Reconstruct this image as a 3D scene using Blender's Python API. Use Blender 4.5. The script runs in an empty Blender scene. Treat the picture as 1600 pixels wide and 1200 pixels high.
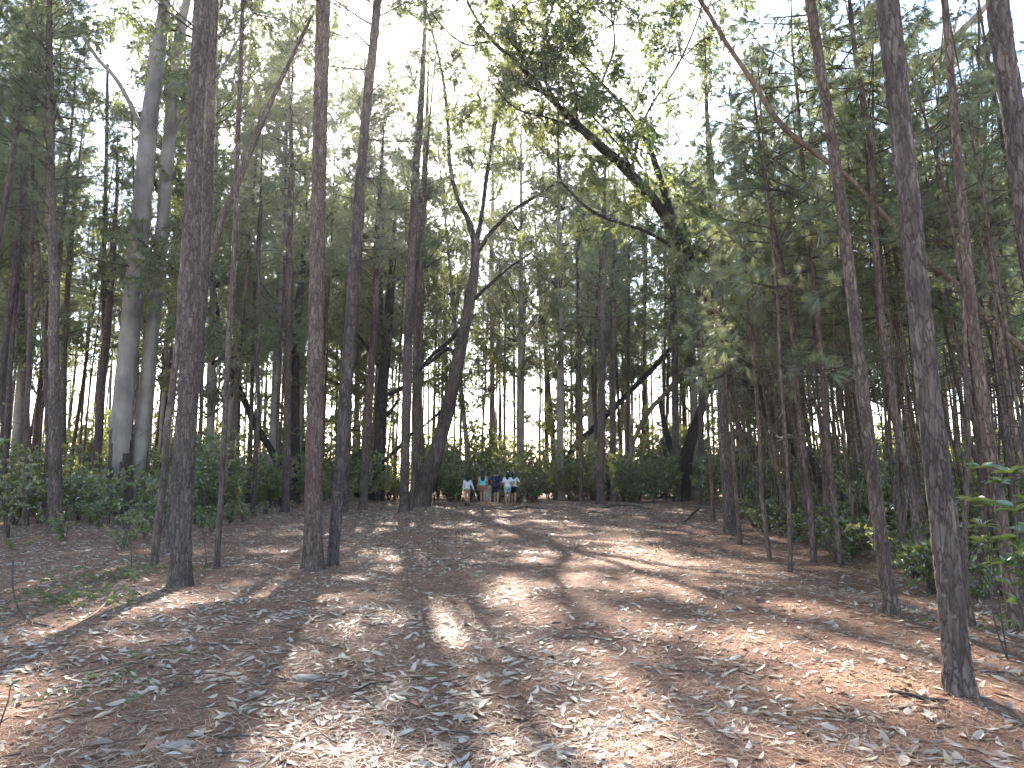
import bpy, math, random
import numpy as np
from mathutils import Vector, Matrix

# ------------------------------------------------------------------ camera, sky, sun, exposure
SC = bpy.context.scene
COL = SC.collection
FPX, CX, CY = 1164.0, 800.0, 600.0           # focal length and centre in photo pixels
PITCH = math.radians(7.1)
CAMZ = 1.55
cam = bpy.data.cameras.new('camera')
cam.sensor_width = 36.0
cam.lens = FPX / 1600.0 * 36.0
cam.clip_end = 3000
cam.clip_start = 0.05
cam_o = bpy.data.objects.new('camera', cam)
COL.objects.link(cam_o)
cam_o.location = (0, 0, CAMZ)
cam_o.rotation_euler = (math.pi / 2 + PITCH, 0, 0)
SC.camera = cam_o

SUN_EL, SUN_AZ = math.radians(32.3), math.radians(-8.1)      # azimuth from +Y towards +X
world = bpy.data.worlds.new('World')
SC.world = world
world.use_nodes = True
wn = world.node_tree
bg = wn.nodes['Background']
sky = wn.nodes.new('ShaderNodeTexSky')
sky.sky_type = 'NISHITA'
sky.sun_disc = False
sky.sun_elevation = SUN_EL
sky.sun_rotation = SUN_AZ
sky.dust_density = 0.6
sky.air_density = 1.0
sky.ozone_density = 1.0
wb = wn.nodes.new('ShaderNodeMix')            # white balance of the daylight, the same over the whole sky
wb.data_type = 'RGBA'
wb.blend_type = 'MULTIPLY'
wb.inputs[0].default_value = 1.0
wb.inputs[7].default_value = (1.03, 1.0, 0.97, 1)
wn.links.new(sky.outputs[0], wb.inputs[6])
wn.links.new(wb.outputs[2], bg.inputs[0])
bg.inputs[1].default_value = 0.11
sun = bpy.data.lights.new('sun', 'SUN')
sun.energy = 4.6
sun.angle = math.radians(0.53)
sun.color = (1.0, 0.93, 0.84)
sun_o = bpy.data.objects.new('sun', sun)
COL.objects.link(sun_o)
sd = Vector((math.sin(SUN_AZ) * math.cos(SUN_EL), math.cos(SUN_AZ) * math.cos(SUN_EL), math.sin(SUN_EL)))
sun_o.rotation_euler = sd.to_track_quat('Z', 'Y').to_euler()
sun_o.location = (0, 0, 40)
SC.view_settings.view_transform = 'Standard'
SC.view_settings.look = 'None'
SC.view_settings.gamma = 1.0
SC.view_settings.exposure = 2.65
SC.view_settings.use_curve_mapping = False
cy = SC.cycles
cy.max_bounces = 9
cy.diffuse_bounces = 6
cy.glossy_bounces = 2
cy.transmission_bounces = 7
cy.volume_bounces = 0
cy.transparent_max_bounces = 8
cy.caustics_reflective = False
cy.caustics_refractive = False
cy.sample_clamp_indirect = 6.0
cy.use_denoising = True
HAZE = 0.00025

RNG = np.random.default_rng(11)
random.seed(5)


# ------------------------------------------------------------------ layout helpers
def gz(x, y):
    """height of the ground"""
    t = np.clip((np.asarray(y, float) - 10) / 26, 0, 1)
    z = 0.14 * t * t * (3 - 2 * t)
    x = np.asarray(x, float)
    z = z + 0.035 * np.sin(x * 0.9 + 1.3) * np.sin(y * 0.55 + 0.4) + 0.02 * np.sin(x * 2.1 + y * 1.3)
    side = np.clip((np.abs(x) - 5) / 6, 0, 1)
    return z + 0.12 * side * (0.6 + 0.4 * np.sin(y * 0.23 + x * 0.3))


def ray(px, py):
    u, v = (px - CX) / FPX, (CY - py) / FPX
    return u, math.cos(PITCH) - v * math.sin(PITCH), math.sin(PITCH) + v * math.cos(PITCH)


def at(px, py, Y):
    u, f, w = ray(px, py)
    t = Y / f
    return np.array((u * t, Y, CAMZ + w * t))


def wid(wpx, py, Y):
    """diameter in metres of something wpx wide at depth Y"""
    return 0.8 * wpx / FPX * Y / ray(CX, py)[1]


def ground_point(px, py):
    u, f, w = ray(px, py)
    z = 0.0
    for _ in range(12):
        t = (z - CAMZ) / w
        z = float(gz(u * t, f * t))
    return np.array((u * t, f * t, z))


# ------------------------------------------------------------------ mesh helpers
class MB:
    def __init__(self):
        self.V, self.F, self.n = [], [], 0

    def add(self, V, F, mat=0):
        V = np.asarray(V, np.float32).reshape(-1, 3)
        F = np.asarray(F, np.int64)
        self.V.append(V)
        self.F.append((F + self.n, mat))
        self.n += len(V)

    def mesh(self, name, mats, smooth=True):
        me = bpy.data.meshes.new(name)
        V = np.concatenate(self.V)
        me.vertices.add(len(V))
        me.vertices.foreach_set('co', V.ravel())
        loops = np.concatenate([f.ravel() for f, _ in self.F])
        cnt = np.concatenate([np.full(len(f), f.shape[1]) for f, _ in self.F])
        mi = np.concatenate([np.full(len(f), m) for f, m in self.F])
        start = np.concatenate(([0], np.cumsum(cnt)[:-1]))
        me.loops.add(len(loops))
        me.loops.foreach_set('vertex_index', loops.astype(np.int32))
        me.polygons.add(len(cnt))
        me.polygons.foreach_set('loop_start', start.astype(np.int32))
        me.polygons.foreach_set('material_index', mi.astype(np.int32))
        me.polygons.foreach_set('use_smooth', np.full(len(cnt), smooth))
        for m in mats:
            me.materials.append(m)
        me.update(calc_edges=True)
        return me


def link(name, data, parent=None, loc=None):
    o = bpy.data.objects.new(name, data)
    COL.objects.link(o)
    if loc is not None:
        o.location = loc
    if parent is not None:
        o.parent = parent
    return o


def tag(o, label=None, cat=None, group=None, kind=None):
    for k, v in (('label', label), ('category', cat), ('group', group), ('kind', kind)):
        if v:
            o[k] = v
    return o


def unit(v):
    v = np.asarray(v, float)
    return v / np.maximum(np.linalg.norm(v, axis=-1, keepdims=True), 1e-9)


def catmull(P, step):
    """resample a polyline (n,k) with a Catmull-Rom spline at about the given spacing of its first three columns"""
    P = np.asarray(P, float)
    if len(P) == 2:
        n = max(2, int(np.linalg.norm(P[1, :3] - P[0, :3]) / step) + 1)
        t = np.linspace(0, 1, n)[:, None]
        return P[0] * (1 - t) + P[1] * t
    Q = np.vstack((2 * P[0] - P[1], P, 2 * P[-1] - P[-2]))
    out = []
    for i in range(1, len(Q) - 2):
        n = max(1, int(np.linalg.norm(Q[i + 1, :3] - Q[i, :3]) / step))
        t = (np.arange(n) / n)[:, None]
        a, b, c, d = Q[i - 1], Q[i], Q[i + 1], Q[i + 2]
        out.append(0.5 * (2 * b + (c - a) * t + (2 * a - 5 * b + 4 * c - d) * t * t + (3 * b - a - 3 * c + d) * t ** 3))
    out.append(P[-1:])
    return np.vstack(out)


def tube(P, R, seg=8, disp=None, cap0=False, cap1=True):
    """skin a polyline with rings; disp(theta, s, R) adds relief along the ring normals"""
    P = np.asarray(P, float)
    n = len(P)
    R = np.broadcast_to(np.asarray(R, float), (n,))
    T = np.gradient(P, axis=0)
    T = unit(T)
    ref = np.array((1.0, 0, 0)) if abs(T[0, 0]) < 0.8 else np.array((0, 1.0, 0))
    N = np.empty((n, 3))
    v = ref - T[0] * np.dot(ref, T[0])
    for i in range(n):
        v = v - T[i] * np.dot(v, T[i])
        v = v / max(np.linalg.norm(v), 1e-9)
        N[i] = v
    B = np.cross(T, N)
    th = np.arange(seg) / seg * 2 * math.pi
    rr = np.repeat(R[:, None], seg, 1)
    if disp is not None:
        s = np.concatenate(([0], np.cumsum(np.linalg.norm(np.diff(P, axis=0), axis=1))))
        rr = rr + disp(np.repeat(th[None], n, 0), np.repeat(s[:, None], seg, 1), rr)
    V = P[:, None] + rr[..., None] * (np.cos(th)[None, :, None] * N[:, None] + np.sin(th)[None, :, None] * B[:, None])
    V = V.reshape(-1, 3)
    i = np.arange(n - 1)[:, None] * seg
    j = np.arange(seg)[None]
    k = (np.arange(seg) + 1)[None] % seg
    F = np.stack((i + j, i + k, i + seg + k, i + seg + j), -1).reshape(-1, 4)
    parts = [(V, F)]
    extra = []
    if cap1:
        extra.append((P[-1] + T[-1] * R[-1] * 0.6, (n - 1) * seg, False))
    if cap0:
        extra.append((P[0] - T[0] * R[0] * 0.6, 0, True))
    tri = []
    for c, base, flip in extra:
        ci = len(V)
        V = np.vstack((V, c[None]))
        for a in range(seg):
            b = (a + 1) % seg
            tri.append((base + b, base + a, ci) if flip else (base + a, base + b, ci))
    return V, F, np.array(tri, np.int64).reshape(-1, 3)


def add_tube(mb, P, R, seg=8, mat=0, **k):
    V, F, T = tube(P, R, seg, **k)
    n0 = mb.n
    mb.add(V, F, mat)
    if len(T):
        mb.F.append((T + n0, mat))


def vnoise(x, y, seed):
    """smooth value noise on a lattice"""
    x, y = np.asarray(x, float), np.asarray(y, float)
    xi, yi = np.floor(x).astype(np.int64), np.floor(y).astype(np.int64)
    fx, fy = x - xi, y - yi
    fx, fy = fx * fx * (3 - 2 * fx), fy * fy * (3 - 2 * fy)

    def h(a, b):
        q = (a * 374761393 + b * 668265263 + seed * 974634777) & 0xffffffff
        q = ((q ^ (q >> 13)) * 1274126177) & 0xffffffff
        return ((q ^ (q >> 16)) & 0xffff) / 65535.0
    return (h(xi, yi) * (1 - fx) + h(xi + 1, yi) * fx) * (1 - fy) + (h(xi, yi + 1) * (1 - fx) + h(xi + 1, yi + 1) * fx) * fy


def bark_relief(seed, depth=0.012, cell_w=0.05, cell_h=0.16):
    """plates of pine bark: long cells with fissures between them, plus slow lumps"""
    def f(th, s, R):
        R0 = float(R.mean())
        nc = max(5, int(2 * math.pi * R0 / cell_w))
        u = th / (2 * math.pi) * nc + 0.8 * (vnoise(th * 2.0, s * 4, seed + 5) - 0.5)
        v = s / cell_h + 0.9 * vnoise(th * 3, s * 6, seed + 9)
        ui, vi = np.floor(u), np.floor(v)
        f1 = np.full(u.shape, 9.0)
        f2 = np.full(u.shape, 9.0)
        lift = np.zeros(u.shape)
        for du in (-1, 0, 1):
            for dv in (-1, 0, 1):
                a, b = (ui + du) % nc, vi + dv
                q = (a.astype(np.int64) * 73856093 ^ b.astype(np.int64) * 19349663 ^ seed * 83492791) & 0xfffffff
                r1 = ((q * 1103515245 + 12345) & 0x7fffffff) / 0x7fffffff
                r2 = ((q * 69069 + 907) & 0x7fffffff) / 0x7fffffff
                d = np.hypot(ui + du + r1 - u, (vi + dv + r2 - v))
                nearer = d < f1
                f2 = np.where(nearer, f1, np.minimum(f2, d))
                lift = np.where(nearer, r2, lift)
                f1 = np.where(nearer, d, f1)
        e = np.clip((f2 - f1) / 0.28, 0, 1)
        plate = e * e * (3 - 2 * e)
        slow = vnoise(np.cos(th) * 1.5 + 7, s * 1.1, seed) + vnoise(np.sin(th) * 1.5 + 3, s * 0.9, seed + 3) - 1.0
        fine = vnoise(th * R0 / 0.012, s / 0.03, seed + 21) - 0.5
        return depth * (plate * (0.65 + 0.6 * lift) - 0.7) + 0.10 * R0 * slow + depth * 0.25 * fine
    return f


def lumps(seed, k=0.12):
    def f(th, s, R):
        return R * k * (vnoise(np.cos(th) * 1.7 + 7, s * 1.3, seed) + vnoise(np.sin(th) * 1.7 + 3, s * 0.9, seed + 3) - 1.0) * 2
    return f


# ------------------------------------------------------------------ materials
def new_mat(name):
    m = bpy.data.materials.new(name)
    m.use_nodes = True
    nt = m.node_tree
    nt.nodes.clear()
    out = nt.nodes.new('ShaderNodeOutputMaterial')
    return m, nt, out


def nd(nt, kind, **k):
    n = nt.nodes.new(kind)
    for a, v in k.items():
        if a.startswith('i_'):
            n.inputs[int(a[2:])].default_value = v
        else:
            setattr(n, a, v)
    return n


def ramp(nt, stops, fac=None):
    r = nt.nodes.new('ShaderNodeValToRGB')
    e = r.color_ramp.elements
    while len(e) < len(stops):
        e.new(0.5)
    for q, (p, c) in zip(e, stops):
        q.position = p
        q.color = (*c, 1)
    if fac is not None:
        nt.links.new(fac, r.inputs[0])
    return r


def mixc(nt, a, b, fac, mode='MIX'):
    m = nt.nodes.new('ShaderNodeMix')
    m.data_type = 'RGBA'
    m.blend_type = mode
    for val, idx in ((fac, 0), (a, 6), (b, 7)):
        if hasattr(val, 'is_linked'):
            nt.links.new(val, m.inputs[idx])
        else:
            m.inputs[idx].default_value = val if idx == 0 else (*val, 1)
    return m.outputs[2]


def bark_mat(name, dark, mid, light, sx=14.0, sz=3.2, bump=0.6, dist=0.02, rough=0.9, moss=None, plates=True):
    m, nt, out = new_mat(name)
    L = nt.links.new
    tc = nd(nt, 'ShaderNodeTexCoord')
    mp = nd(nt, 'ShaderNodeMapping')
    mp.inputs['Scale'].default_value = (sx, sx, sz)
    oi = nd(nt, 'ShaderNodeObjectInfo')
    L(tc.outputs['Object'], mp.inputs[0])
    L(oi.outputs['Random'], mp.inputs['Location'])
    n1 = nd(nt, 'ShaderNodeTexNoise')
    n1.inputs['Scale'].default_value = 1.1
    n1.inputs['Detail'].default_value = 6
    L(mp.outputs[0], n1.inputs['Vector'])
    vo = nd(nt, 'ShaderNodeTexVoronoi', feature='F1')
    vo.inputs['Scale'].default_value = 1.0
    wob = mixc(nt, mp.outputs[0], n1.outputs['Color'], 0.55, 'LINEAR_LIGHT')
    L(wob, vo.inputs['Vector'])
    ve = nd(nt, 'ShaderNodeTexVoronoi', feature='DISTANCE_TO_EDGE')
    ve.inputs['Scale'].default_value = 1.0
    L(wob, ve.inputs['Vector'])
    base = ramp(nt, [(0.25, dark), (0.5, mid), (0.78, light)], n1.outputs['Fac'])
    col = base.outputs[0]
    if plates:
        sepc = nd(nt, 'ShaderNodeSeparateColor')
        L(vo.outputs['Color'], sepc.inputs[0])
        pr = ramp(nt, [(0.0, dark), (0.55, mid), (1.0, light)], sepc.outputs[0])
        col = mixc(nt, col, pr.outputs[0], 0.3)
        crack = ramp(nt, [(0.0, (0.95, 0.95, 0.95)), (0.15, (0, 0, 0))], ve.outputs[0])
        brk = ramp(nt, [(0.3, (0, 0, 0)), (0.5, (1, 1, 1))], n1.outputs['Fac'])
        ck = mixc(nt, crack.outputs[0], brk.outputs[0], 1.0, 'MULTIPLY')
        col = mixc(nt, col, dark, ck)
    big = nd(nt, 'ShaderNodeTexNoise')
    big.inputs['Scale'].default_value = 0.9
    big.inputs['Detail'].default_value = 3
    L(tc.outputs['Object'], big.inputs['Vector'])
    var = ramp(nt, [(0.3, (0.58, 0.56, 0.56)), (0.7, (1.35, 1.28, 1.2))], big.outputs['Fac'])
    col = mixc(nt, col, var.outputs[0], 1.0, 'MULTIPLY')
    ov = ramp(nt, [(0.0, (0.8, 0.82, 0.86)), (1.0, (1.18, 1.12, 1.06))], oi.outputs['Random'])
    col = mixc(nt, col, ov.outputs[0], 1.0, 'MULTIPLY')
    if moss:
        lich = nd(nt, 'ShaderNodeTexNoise')
        lich.inputs['Scale'].default_value = 16
        lich.inputs['Detail'].default_value = 5
        L(tc.outputs['Object'], lich.inputs['Vector'])
        lf = ramp(nt, [(0.64, (0, 0, 0)), (0.74, (0.45, 0.45, 0.45))], lich.outputs['Fac'])
        col = mixc(nt, col, moss, lf.outputs[0])
    if name == 'pine_bark_near':
        at_ = nd(nt, 'ShaderNodeAttribute', attribute_name='paint')
        col = mixc(nt, col, (0.20, 0.045, 0.05), at_.outputs['Fac'])
    bs = nd(nt, 'ShaderNodeBsdfPrincipled')
    L(col, bs.inputs['Base Color'])
    bs.inputs['Roughness'].default_value = rough
    bs.inputs['Specular IOR Level'].default_value = 0.25
    if bump:
        mm = nd(nt, 'ShaderNodeMath', operation='MULTIPLY', i_1=0.5)
        L(n1.outputs['Fac'], mm.inputs[0])
        ed = nd(nt, 'ShaderNodeMath', operation='MINIMUM', i_1=0.25)
        L(ve.outputs[0], ed.inputs[0])
        ad = nd(nt, 'ShaderNodeMath', operation='ADD')
        L(mm.outputs[0], ad.inputs[0])
        L(ed.outputs[0], ad.inputs[1])
        bp = nd(nt, 'ShaderNodeBump')
        bp.inputs['Strength'].default_value = bump
        bp.inputs['Distance'].default_value = dist
        L(ad.outputs[0] if plates else mm.outputs[0], bp.inputs['Height'])
        L(bp.outputs[0], bs.inputs['Normal'])
    L(bs.outputs[0], out.inputs[0])
    return m


def leaf_mat(name, stops, trans, tf=0.45, gloss=0.06, rough=0.4, jitter=0.35, clump=2.2):
    """thin leaf: diffuse + translucent + a little sheen, tinted leaf by leaf"""
    m, nt, out = new_mat(name)
    L = nt.links.new
    ge = nd(nt, 'ShaderNodeNewGeometry')
    oi = nd(nt, 'ShaderNodeObjectInfo')
    a = nd(nt, 'ShaderNodeMath', operation='MULTIPLY', i_1=1 - jitter)
    L(ge.outputs['Random Per Island'], a.inputs[0])
    b = nd(nt, 'ShaderNodeMath', operation='MULTIPLY_ADD', i_1=jitter)
    L(oi.outputs['Random'], b.inputs[0])
    L(a.outputs[0], b.inputs[2])
    if clump:
        tc_ = nd(nt, 'ShaderNodeTexCoord')
        nz = nd(nt, 'ShaderNodeTexNoise')
        nz.inputs['Scale'].default_value = clump
        nz.inputs['Detail'].default_value = 2
        L(tc_.outputs['Object'], nz.inputs['Vector'])
        cr = nd(nt, 'ShaderNodeMapRange')
        for q, v in ((1, 0.3), (2, 0.7), (3, -0.45), (4, 0.45)):
            cr.inputs[q].default_value = v
        L(nz.outputs['Fac'], cr.inputs[0])
        b2 = nd(nt, 'ShaderNodeMath', operation='ADD', use_clamp=True)
        L(b.outputs[0], b2.inputs[0])
        L(cr.outputs[0], b2.inputs[1])
        b = b2
    r = ramp(nt, stops, b.outputs[0])
    d = nd(nt, 'ShaderNodeBsdfDiffuse')
    L(r.outputs[0], d.inputs[0])
    t = nd(nt, 'ShaderNodeBsdfTranslucent')
    tc = mixc(nt, r.outputs[0], trans, 0.6)
    L(tc, t.inputs[0])
    g = nd(nt, 'ShaderNodeBsdfGlossy')
    g.inputs['Roughness'].default_value = rough
    g.inputs['Color'].default_value = (0.95, 0.95, 0.92, 1)
    m1 = nd(nt, 'ShaderNodeMixShader', i_0=tf)
    L(d.outputs[0], m1.inputs[1])
    L(t.outputs[0], m1.inputs[2])
    m2 = nd(nt, 'ShaderNodeMixShader', i_0=gloss)
    L(m1.outputs[0], m2.inputs[1])
    L(g.outputs[0], m2.inputs[2])
    L(m2.outputs[0], out.inputs[0])
    return m


def flat_mat(name, col, rough=0.8, vary=0.15, scale=20, spec=0.3):
    m, nt, out = new_mat(name)
    L = nt.links.new
    tc = nd(nt, 'ShaderNodeTexCoord')
    n = nd(nt, 'ShaderNodeTexNoise')
    n.inputs['Scale'].default_value = scale
    n.inputs['Detail'].default_value = 4
    L(tc.outputs['Object'], n.inputs['Vector'])
    r = ramp(nt, [(0.3, tuple(c * (1 - vary) for c in col)), (0.7, tuple(min(1, c * (1 + vary)) for c in col))], n.outputs['Fac'])
    bs = nd(nt, 'ShaderNodeBsdfPrincipled')
    bs.inputs['Roughness'].default_value = rough
    bs.inputs['Specular IOR Level'].default_value = spec
    L(r.outputs[0], bs.inputs['Base Color'])
    L(bs.outputs[0], out.inputs[0])
    return m


def ground_mat():
    m, nt, out = new_mat('needle_duff')
    L = nt.links.new
    tc = nd(nt, 'ShaderNodeTexCoord')

    def noise(scale, detail=5, mapping=None, rough=0.6):
        n = nd(nt, 'ShaderNodeTexNoise')
        n.inputs['Scale'].default_value = scale
        n.inputs['Detail'].default_value = detail
        n.inputs['Roughness'].default_value = rough
        L(tc.outputs['Object'], n.inputs['Vector'])
        return n
    fine = noise(55, 6, rough=0.75)
    mid = noise(5, 5)
    big = noise(0.55, 3)
    c1 = ramp(nt, [(0.28, (0.078, 0.042, 0.028)), (0.5, (0.205, 0.118, 0.077)), (0.75, (0.40, 0.255, 0.175))], fine.outputs['Fac'])
    c2 = ramp(nt, [(0.3, (0.8, 0.74, 0.72)), (0.7, (1.25, 1.15, 1.08))], mid.outputs['Fac'])
    c3 = ramp(nt, [(0.3, (0.85, 0.82, 0.82)), (0.7, (1.15, 1.08, 1.02))], big.outputs['Fac'])
    col = mixc(nt, c1.outputs[0], c2.outputs[0], 1.0, 'MULTIPLY')
    col = mixc(nt, col, c3.outputs[0], 1.0, 'MULTIPLY')
    # pale crumbs of broken leaf
    vo = nd(nt, 'ShaderNodeTexVoronoi')
    vo.inputs['Scale'].default_value = 26
    L(tc.outputs['Object'], vo.inputs['Vector'])
    sep = nd(nt, 'ShaderNodeSeparateColor')
    L(vo.outputs['Color'], sep.inputs[0])
    g = ramp(nt, [(0.80, (0, 0, 0)), (0.86, (0.8, 0.8, 0.8))], sep.outputs[0])
    dm = ramp(nt, [(0.28, (1, 1, 1)), (0.42, (0, 0, 0))], vo.outputs['Distance'])
    f = mixc(nt, g.outputs[0], dm.outputs[0], 1.0, 'MULTIPLY')
    col = mixc(nt, col, (0.33, 0.27, 0.225), f)
    bs = nd(nt, 'ShaderNodeBsdfPrincipled')
    bs.inputs['Roughness'].default_value = 0.85
    bs.inputs['Specular IOR Level'].default_value = 0.2
    L(col, bs.inputs['Base Color'])
    bp = nd(nt, 'ShaderNodeBump')
    bp.inputs['Strength'].default_value = 0.9
    bp.inputs['Distance'].default_value = 0.03
    ad = nd(nt, 'ShaderNodeMath', operation='ADD')
    L(fine.outputs['Fac'], ad.inputs[0])
    L(mid.outputs['Fac'], ad.inputs[1])
    L(ad.outputs[0], bp.inputs['Height'])
    L(bp.outputs[0], bs.inputs['Normal'])
    L(bs.outputs[0], out.inputs[0])
    return m


def litter_mat(name, stops, tf=0.2, rough=0.5, gloss=0.05):
    return leaf_mat(name, stops, (0.5, 0.36, 0.2), tf, gloss, rough, 0.0, 0)


M = {}
M['pine_near'] = bark_mat('pine_bark_near', (0.04, 0.032, 0.03), (0.125, 0.098, 0.088), (0.27, 0.22, 0.195), sx=24, sz=4.5, bump=0.9, dist=0.014, moss=(0.26, 0.26, 0.22))
M['pine'] = bark_mat('pine_bark', (0.04, 0.03, 0.028), (0.115, 0.086, 0.078), (0.24, 0.19, 0.17), sx=18, sz=5, bump=0.8, dist=0.02)
M['red'] = bark_mat('sapling_bark', (0.045, 0.033, 0.029), (0.155, 0.11, 0.09), (0.32, 0.25, 0.205), sx=24, sz=6, bump=0.8, dist=0.012)
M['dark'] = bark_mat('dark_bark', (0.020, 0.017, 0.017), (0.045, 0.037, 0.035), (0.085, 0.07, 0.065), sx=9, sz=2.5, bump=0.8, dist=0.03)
M['gum'] = bark_mat('smooth_gum_bark', (0.19, 0.165, 0.145), (0.28, 0.25, 0.225), (0.38, 0.345, 0.305), sx=3.0, sz=0.8, bump=0.15, dist=0.01, rough=0.7, plates=False)
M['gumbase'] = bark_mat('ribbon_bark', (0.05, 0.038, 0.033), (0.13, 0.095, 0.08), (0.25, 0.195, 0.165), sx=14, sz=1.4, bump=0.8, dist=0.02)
M['tan'] = bark_mat('bare_wood', (0.10, 0.075, 0.058), (0.19, 0.145, 0.11), (0.29, 0.235, 0.19), sx=14, sz=2, bump=0.4, dist=0.01)
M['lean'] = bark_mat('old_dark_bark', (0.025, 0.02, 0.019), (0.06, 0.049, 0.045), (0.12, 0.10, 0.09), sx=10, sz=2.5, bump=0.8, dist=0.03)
M['twig'] = flat_mat('twig_bark', (0.075, 0.056, 0.048), 0.9)
M['needle'] = leaf_mat('pine_needles', [(0.0, (0.04, 0.06, 0.034)), (0.5, (0.085, 0.115, 0.055)), (0.9, (0.17, 0.20, 0.085)), (1.0, (0.22, 0.17, 0.09))], (0.32, 0.36, 0.13), 0.5, 0.10, 0.35)
M['needle2'] = leaf_mat('young_pine_needles', [(0.0, (0.075, 0.10, 0.055)), (0.45, (0.16, 0.195, 0.10)), (0.9, (0.30, 0.33, 0.16)), (1.0, (0.30, 0.24, 0.15))], (0.42, 0.46, 0.17), 0.52, 0.12, 0.35)
M['gumleaf'] = leaf_mat('gum_leaves', [(0.0, (0.04, 0.06, 0.03)), (0.5, (0.08, 0.11, 0.05)), (0.95, (0.17, 0.195, 0.07)), (1.0, (0.22, 0.17, 0.07))], (0.38, 0.42, 0.11), 0.5, 0.07, 0.35)
M['shrub'] = leaf_mat('shrub_leaves', [(0.0, (0.04, 0.06, 0.027)), (0.5, (0.10, 0.135, 0.05)), (1.0, (0.23, 0.26, 0.09))], (0.48, 0.50, 0.08), 0.5, 0.13, 0.25)
M['shrub2'] = leaf_mat('pale_shrub_leaves', [(0.0, (0.07, 0.09, 0.035)), (0.5, (0.14, 0.165, 0.06)), (1.0, (0.27, 0.28, 0.11))], (0.56, 0.54, 0.12), 0.52, 0.13, 0.3)
M['sprig'] = leaf_mat('bright_sprig_leaves', [(0.0, (0.055, 0.10, 0.035)), (0.6, (0.14, 0.20, 0.055)), (1.0, (0.26, 0.27, 0.09))], (0.46, 0.54, 0.09), 0.45, 0.16, 0.3)
M['fern'] = leaf_mat('fern_green', [(0.0, (0.06, 0.085, 0.035)), (1.0, (0.13, 0.155, 0.065))], (0.26, 0.30, 0.08), 0.35, 0.04, 0.4)
M['litter'] = litter_mat('dry_leaf', [(0.0, (0.19, 0.12, 0.08)), (0.2, (0.30, 0.215, 0.15)), (0.55, (0.43, 0.345, 0.26)), (0.88, (0.54, 0.46, 0.365)), (0.95, (0.44, 0.33, 0.2)), (0.985, (0.28, 0.09, 0.045))], 0.2, 0.45, 0.06)
M['needles_dry'] = litter_mat('dry_pine_needles', [(0.0, (0.135, 0.068, 0.042)), (0.5, (0.34, 0.198, 0.128)), (0.85, (0.50, 0.33, 0.22)), (1.0, (0.56, 0.42, 0.29))], 0.15, 0.45, 0.05)
M['ground'] = ground_mat()

# ------------------------------------------------------------------ ground
xs = np.concatenate((-np.geomspace(700, 26, 22), np.arange(-25, 25.01, 0.25), np.geomspace(26, 700, 22)))
ys = np.concatenate((-np.geomspace(300, 4, 14), np.arange(-3, 48.01, 0.25), np.geomspace(49, 1200, 34)))
GX, GY = np.meshgrid(xs, ys)
near = np.clip((40 - np.hypot(GX, GY - 15)) / 20, 0, 1)
GZ = gz(GX, GY) + near * 0.03 * (vnoise(GX * 1.7, GY * 1.7, 3) + 0.6 * vnoise(GX * 3.9, GY * 3.9, 4) - 0.8)
nx, ny = len(xs), len(ys)
ii = (np.arange(ny - 1)[:, None] * nx + np.arange(nx - 1)[None]).ravel()
mb = MB()
mb.add(np.stack((GX, GY, GZ), -1), np.stack((ii, ii + 1, ii + nx + 1, ii + nx), -1))
ground = link('ground', mb.mesh('ground', [M['ground']]))
tag(ground, 'brown forest floor of pine needles and fallen leaves', kind='structure')


def surf(x, y):
    x, y = np.asarray(x, float), np.asarray(y, float)
    n_ = np.clip((40 - np.hypot(x, y - 15)) / 20, 0, 1)
    return gz(x, y) + n_ * 0.03 * (vnoise(x * 1.7, y * 1.7, 3) + 0.6 * vnoise(x * 3.9, y * 3.9, 4) - 0.8)


# fallen leaves: sickle shaped, curled
def litter_leaf(rng, stations=5):
    s = np.linspace(0, 1, stations)
    w = np.sin(np.clip(s * 1.02, 0, 1) ** 0.8 * math.pi) * 0.5
    w[0] = 0.02
    w[-1] = 0.01
    asp = rng.uniform(0.2, 0.44)
    bend = rng.uniform(-0.3, 0.3)
    curl = rng.uniform(-0.2, 0.75)
    cup = rng.uniform(-0.6, 1.3)
    tw = rng.uniform(-0.8, 0.8)
    rows = []
    for q, ww in zip(s, w):
        x = q - 0.5
        cy_ = bend * (x * x * 2 - 0.25)
        cz = curl * (x * x) * 0.6 + 0.04
        for side in (-1, 0, 1):
            yy = side * ww * asp
            a = tw * x
            z = abs(side) * cup * ww * asp * 0.5
            rows.append((x, cy_ + yy * math.cos(a) - z * math.sin(a), cz + yy * math.sin(a) + z * math.cos(a)))
    V = np.array(rows)
    V[:, 2] -= V[:, 2].min()
    F = []
    for i in range(stations - 1):
        for j in (0, 1):
            a = i * 3 + j
            F.append((a, a + 1, a + 4, a + 3))
    return V, np.array(F)


LEAF_T = [litter_leaf(RNG) for _ in range(24)]
LEAF_F = [litter_leaf(RNG, 3) for _ in range(24)]
LEAF_M = []
for k, (V, F) in enumerate(LEAF_T):
    b = MB()
    b.add(V, F)
    LEAF_M.append(b.mesh('fallen_leaf', [M['litter']]))


def scatter_points(n, y0, y1, power, keep):
    """points spread over the visible wedge of ground"""
    out = []
    while sum(len(o) for o in out) < n:
        k = n * 2
        y = y0 + (y1 - y0) * RNG.random(k) ** power
        x = (RNG.random(k) * 2 - 1) * (y * 0.74 + 1.2)
        m = RNG.random(k) < keep(x, y)
        out.append(np.stack((x[m], y[m]), -1))
    return np.concatenate(out)[:n]


def clump(x, y):
    c = vnoise(x * 0.8 + 40, y * 0.8 + 40, 17) * 0.6 + vnoise(x * 2.3, y * 2.3, 18) * 0.5
    mid = np.exp(-((x - 0.3) / 2.4) ** 2)                  # the trodden middle holds fewer leaves
    return np.clip((c - 0.2) * 1.3, 0.25, 1) * np.where(y < 9, 0.9, 0.8) * (1 - 0.5 * mid)


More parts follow.
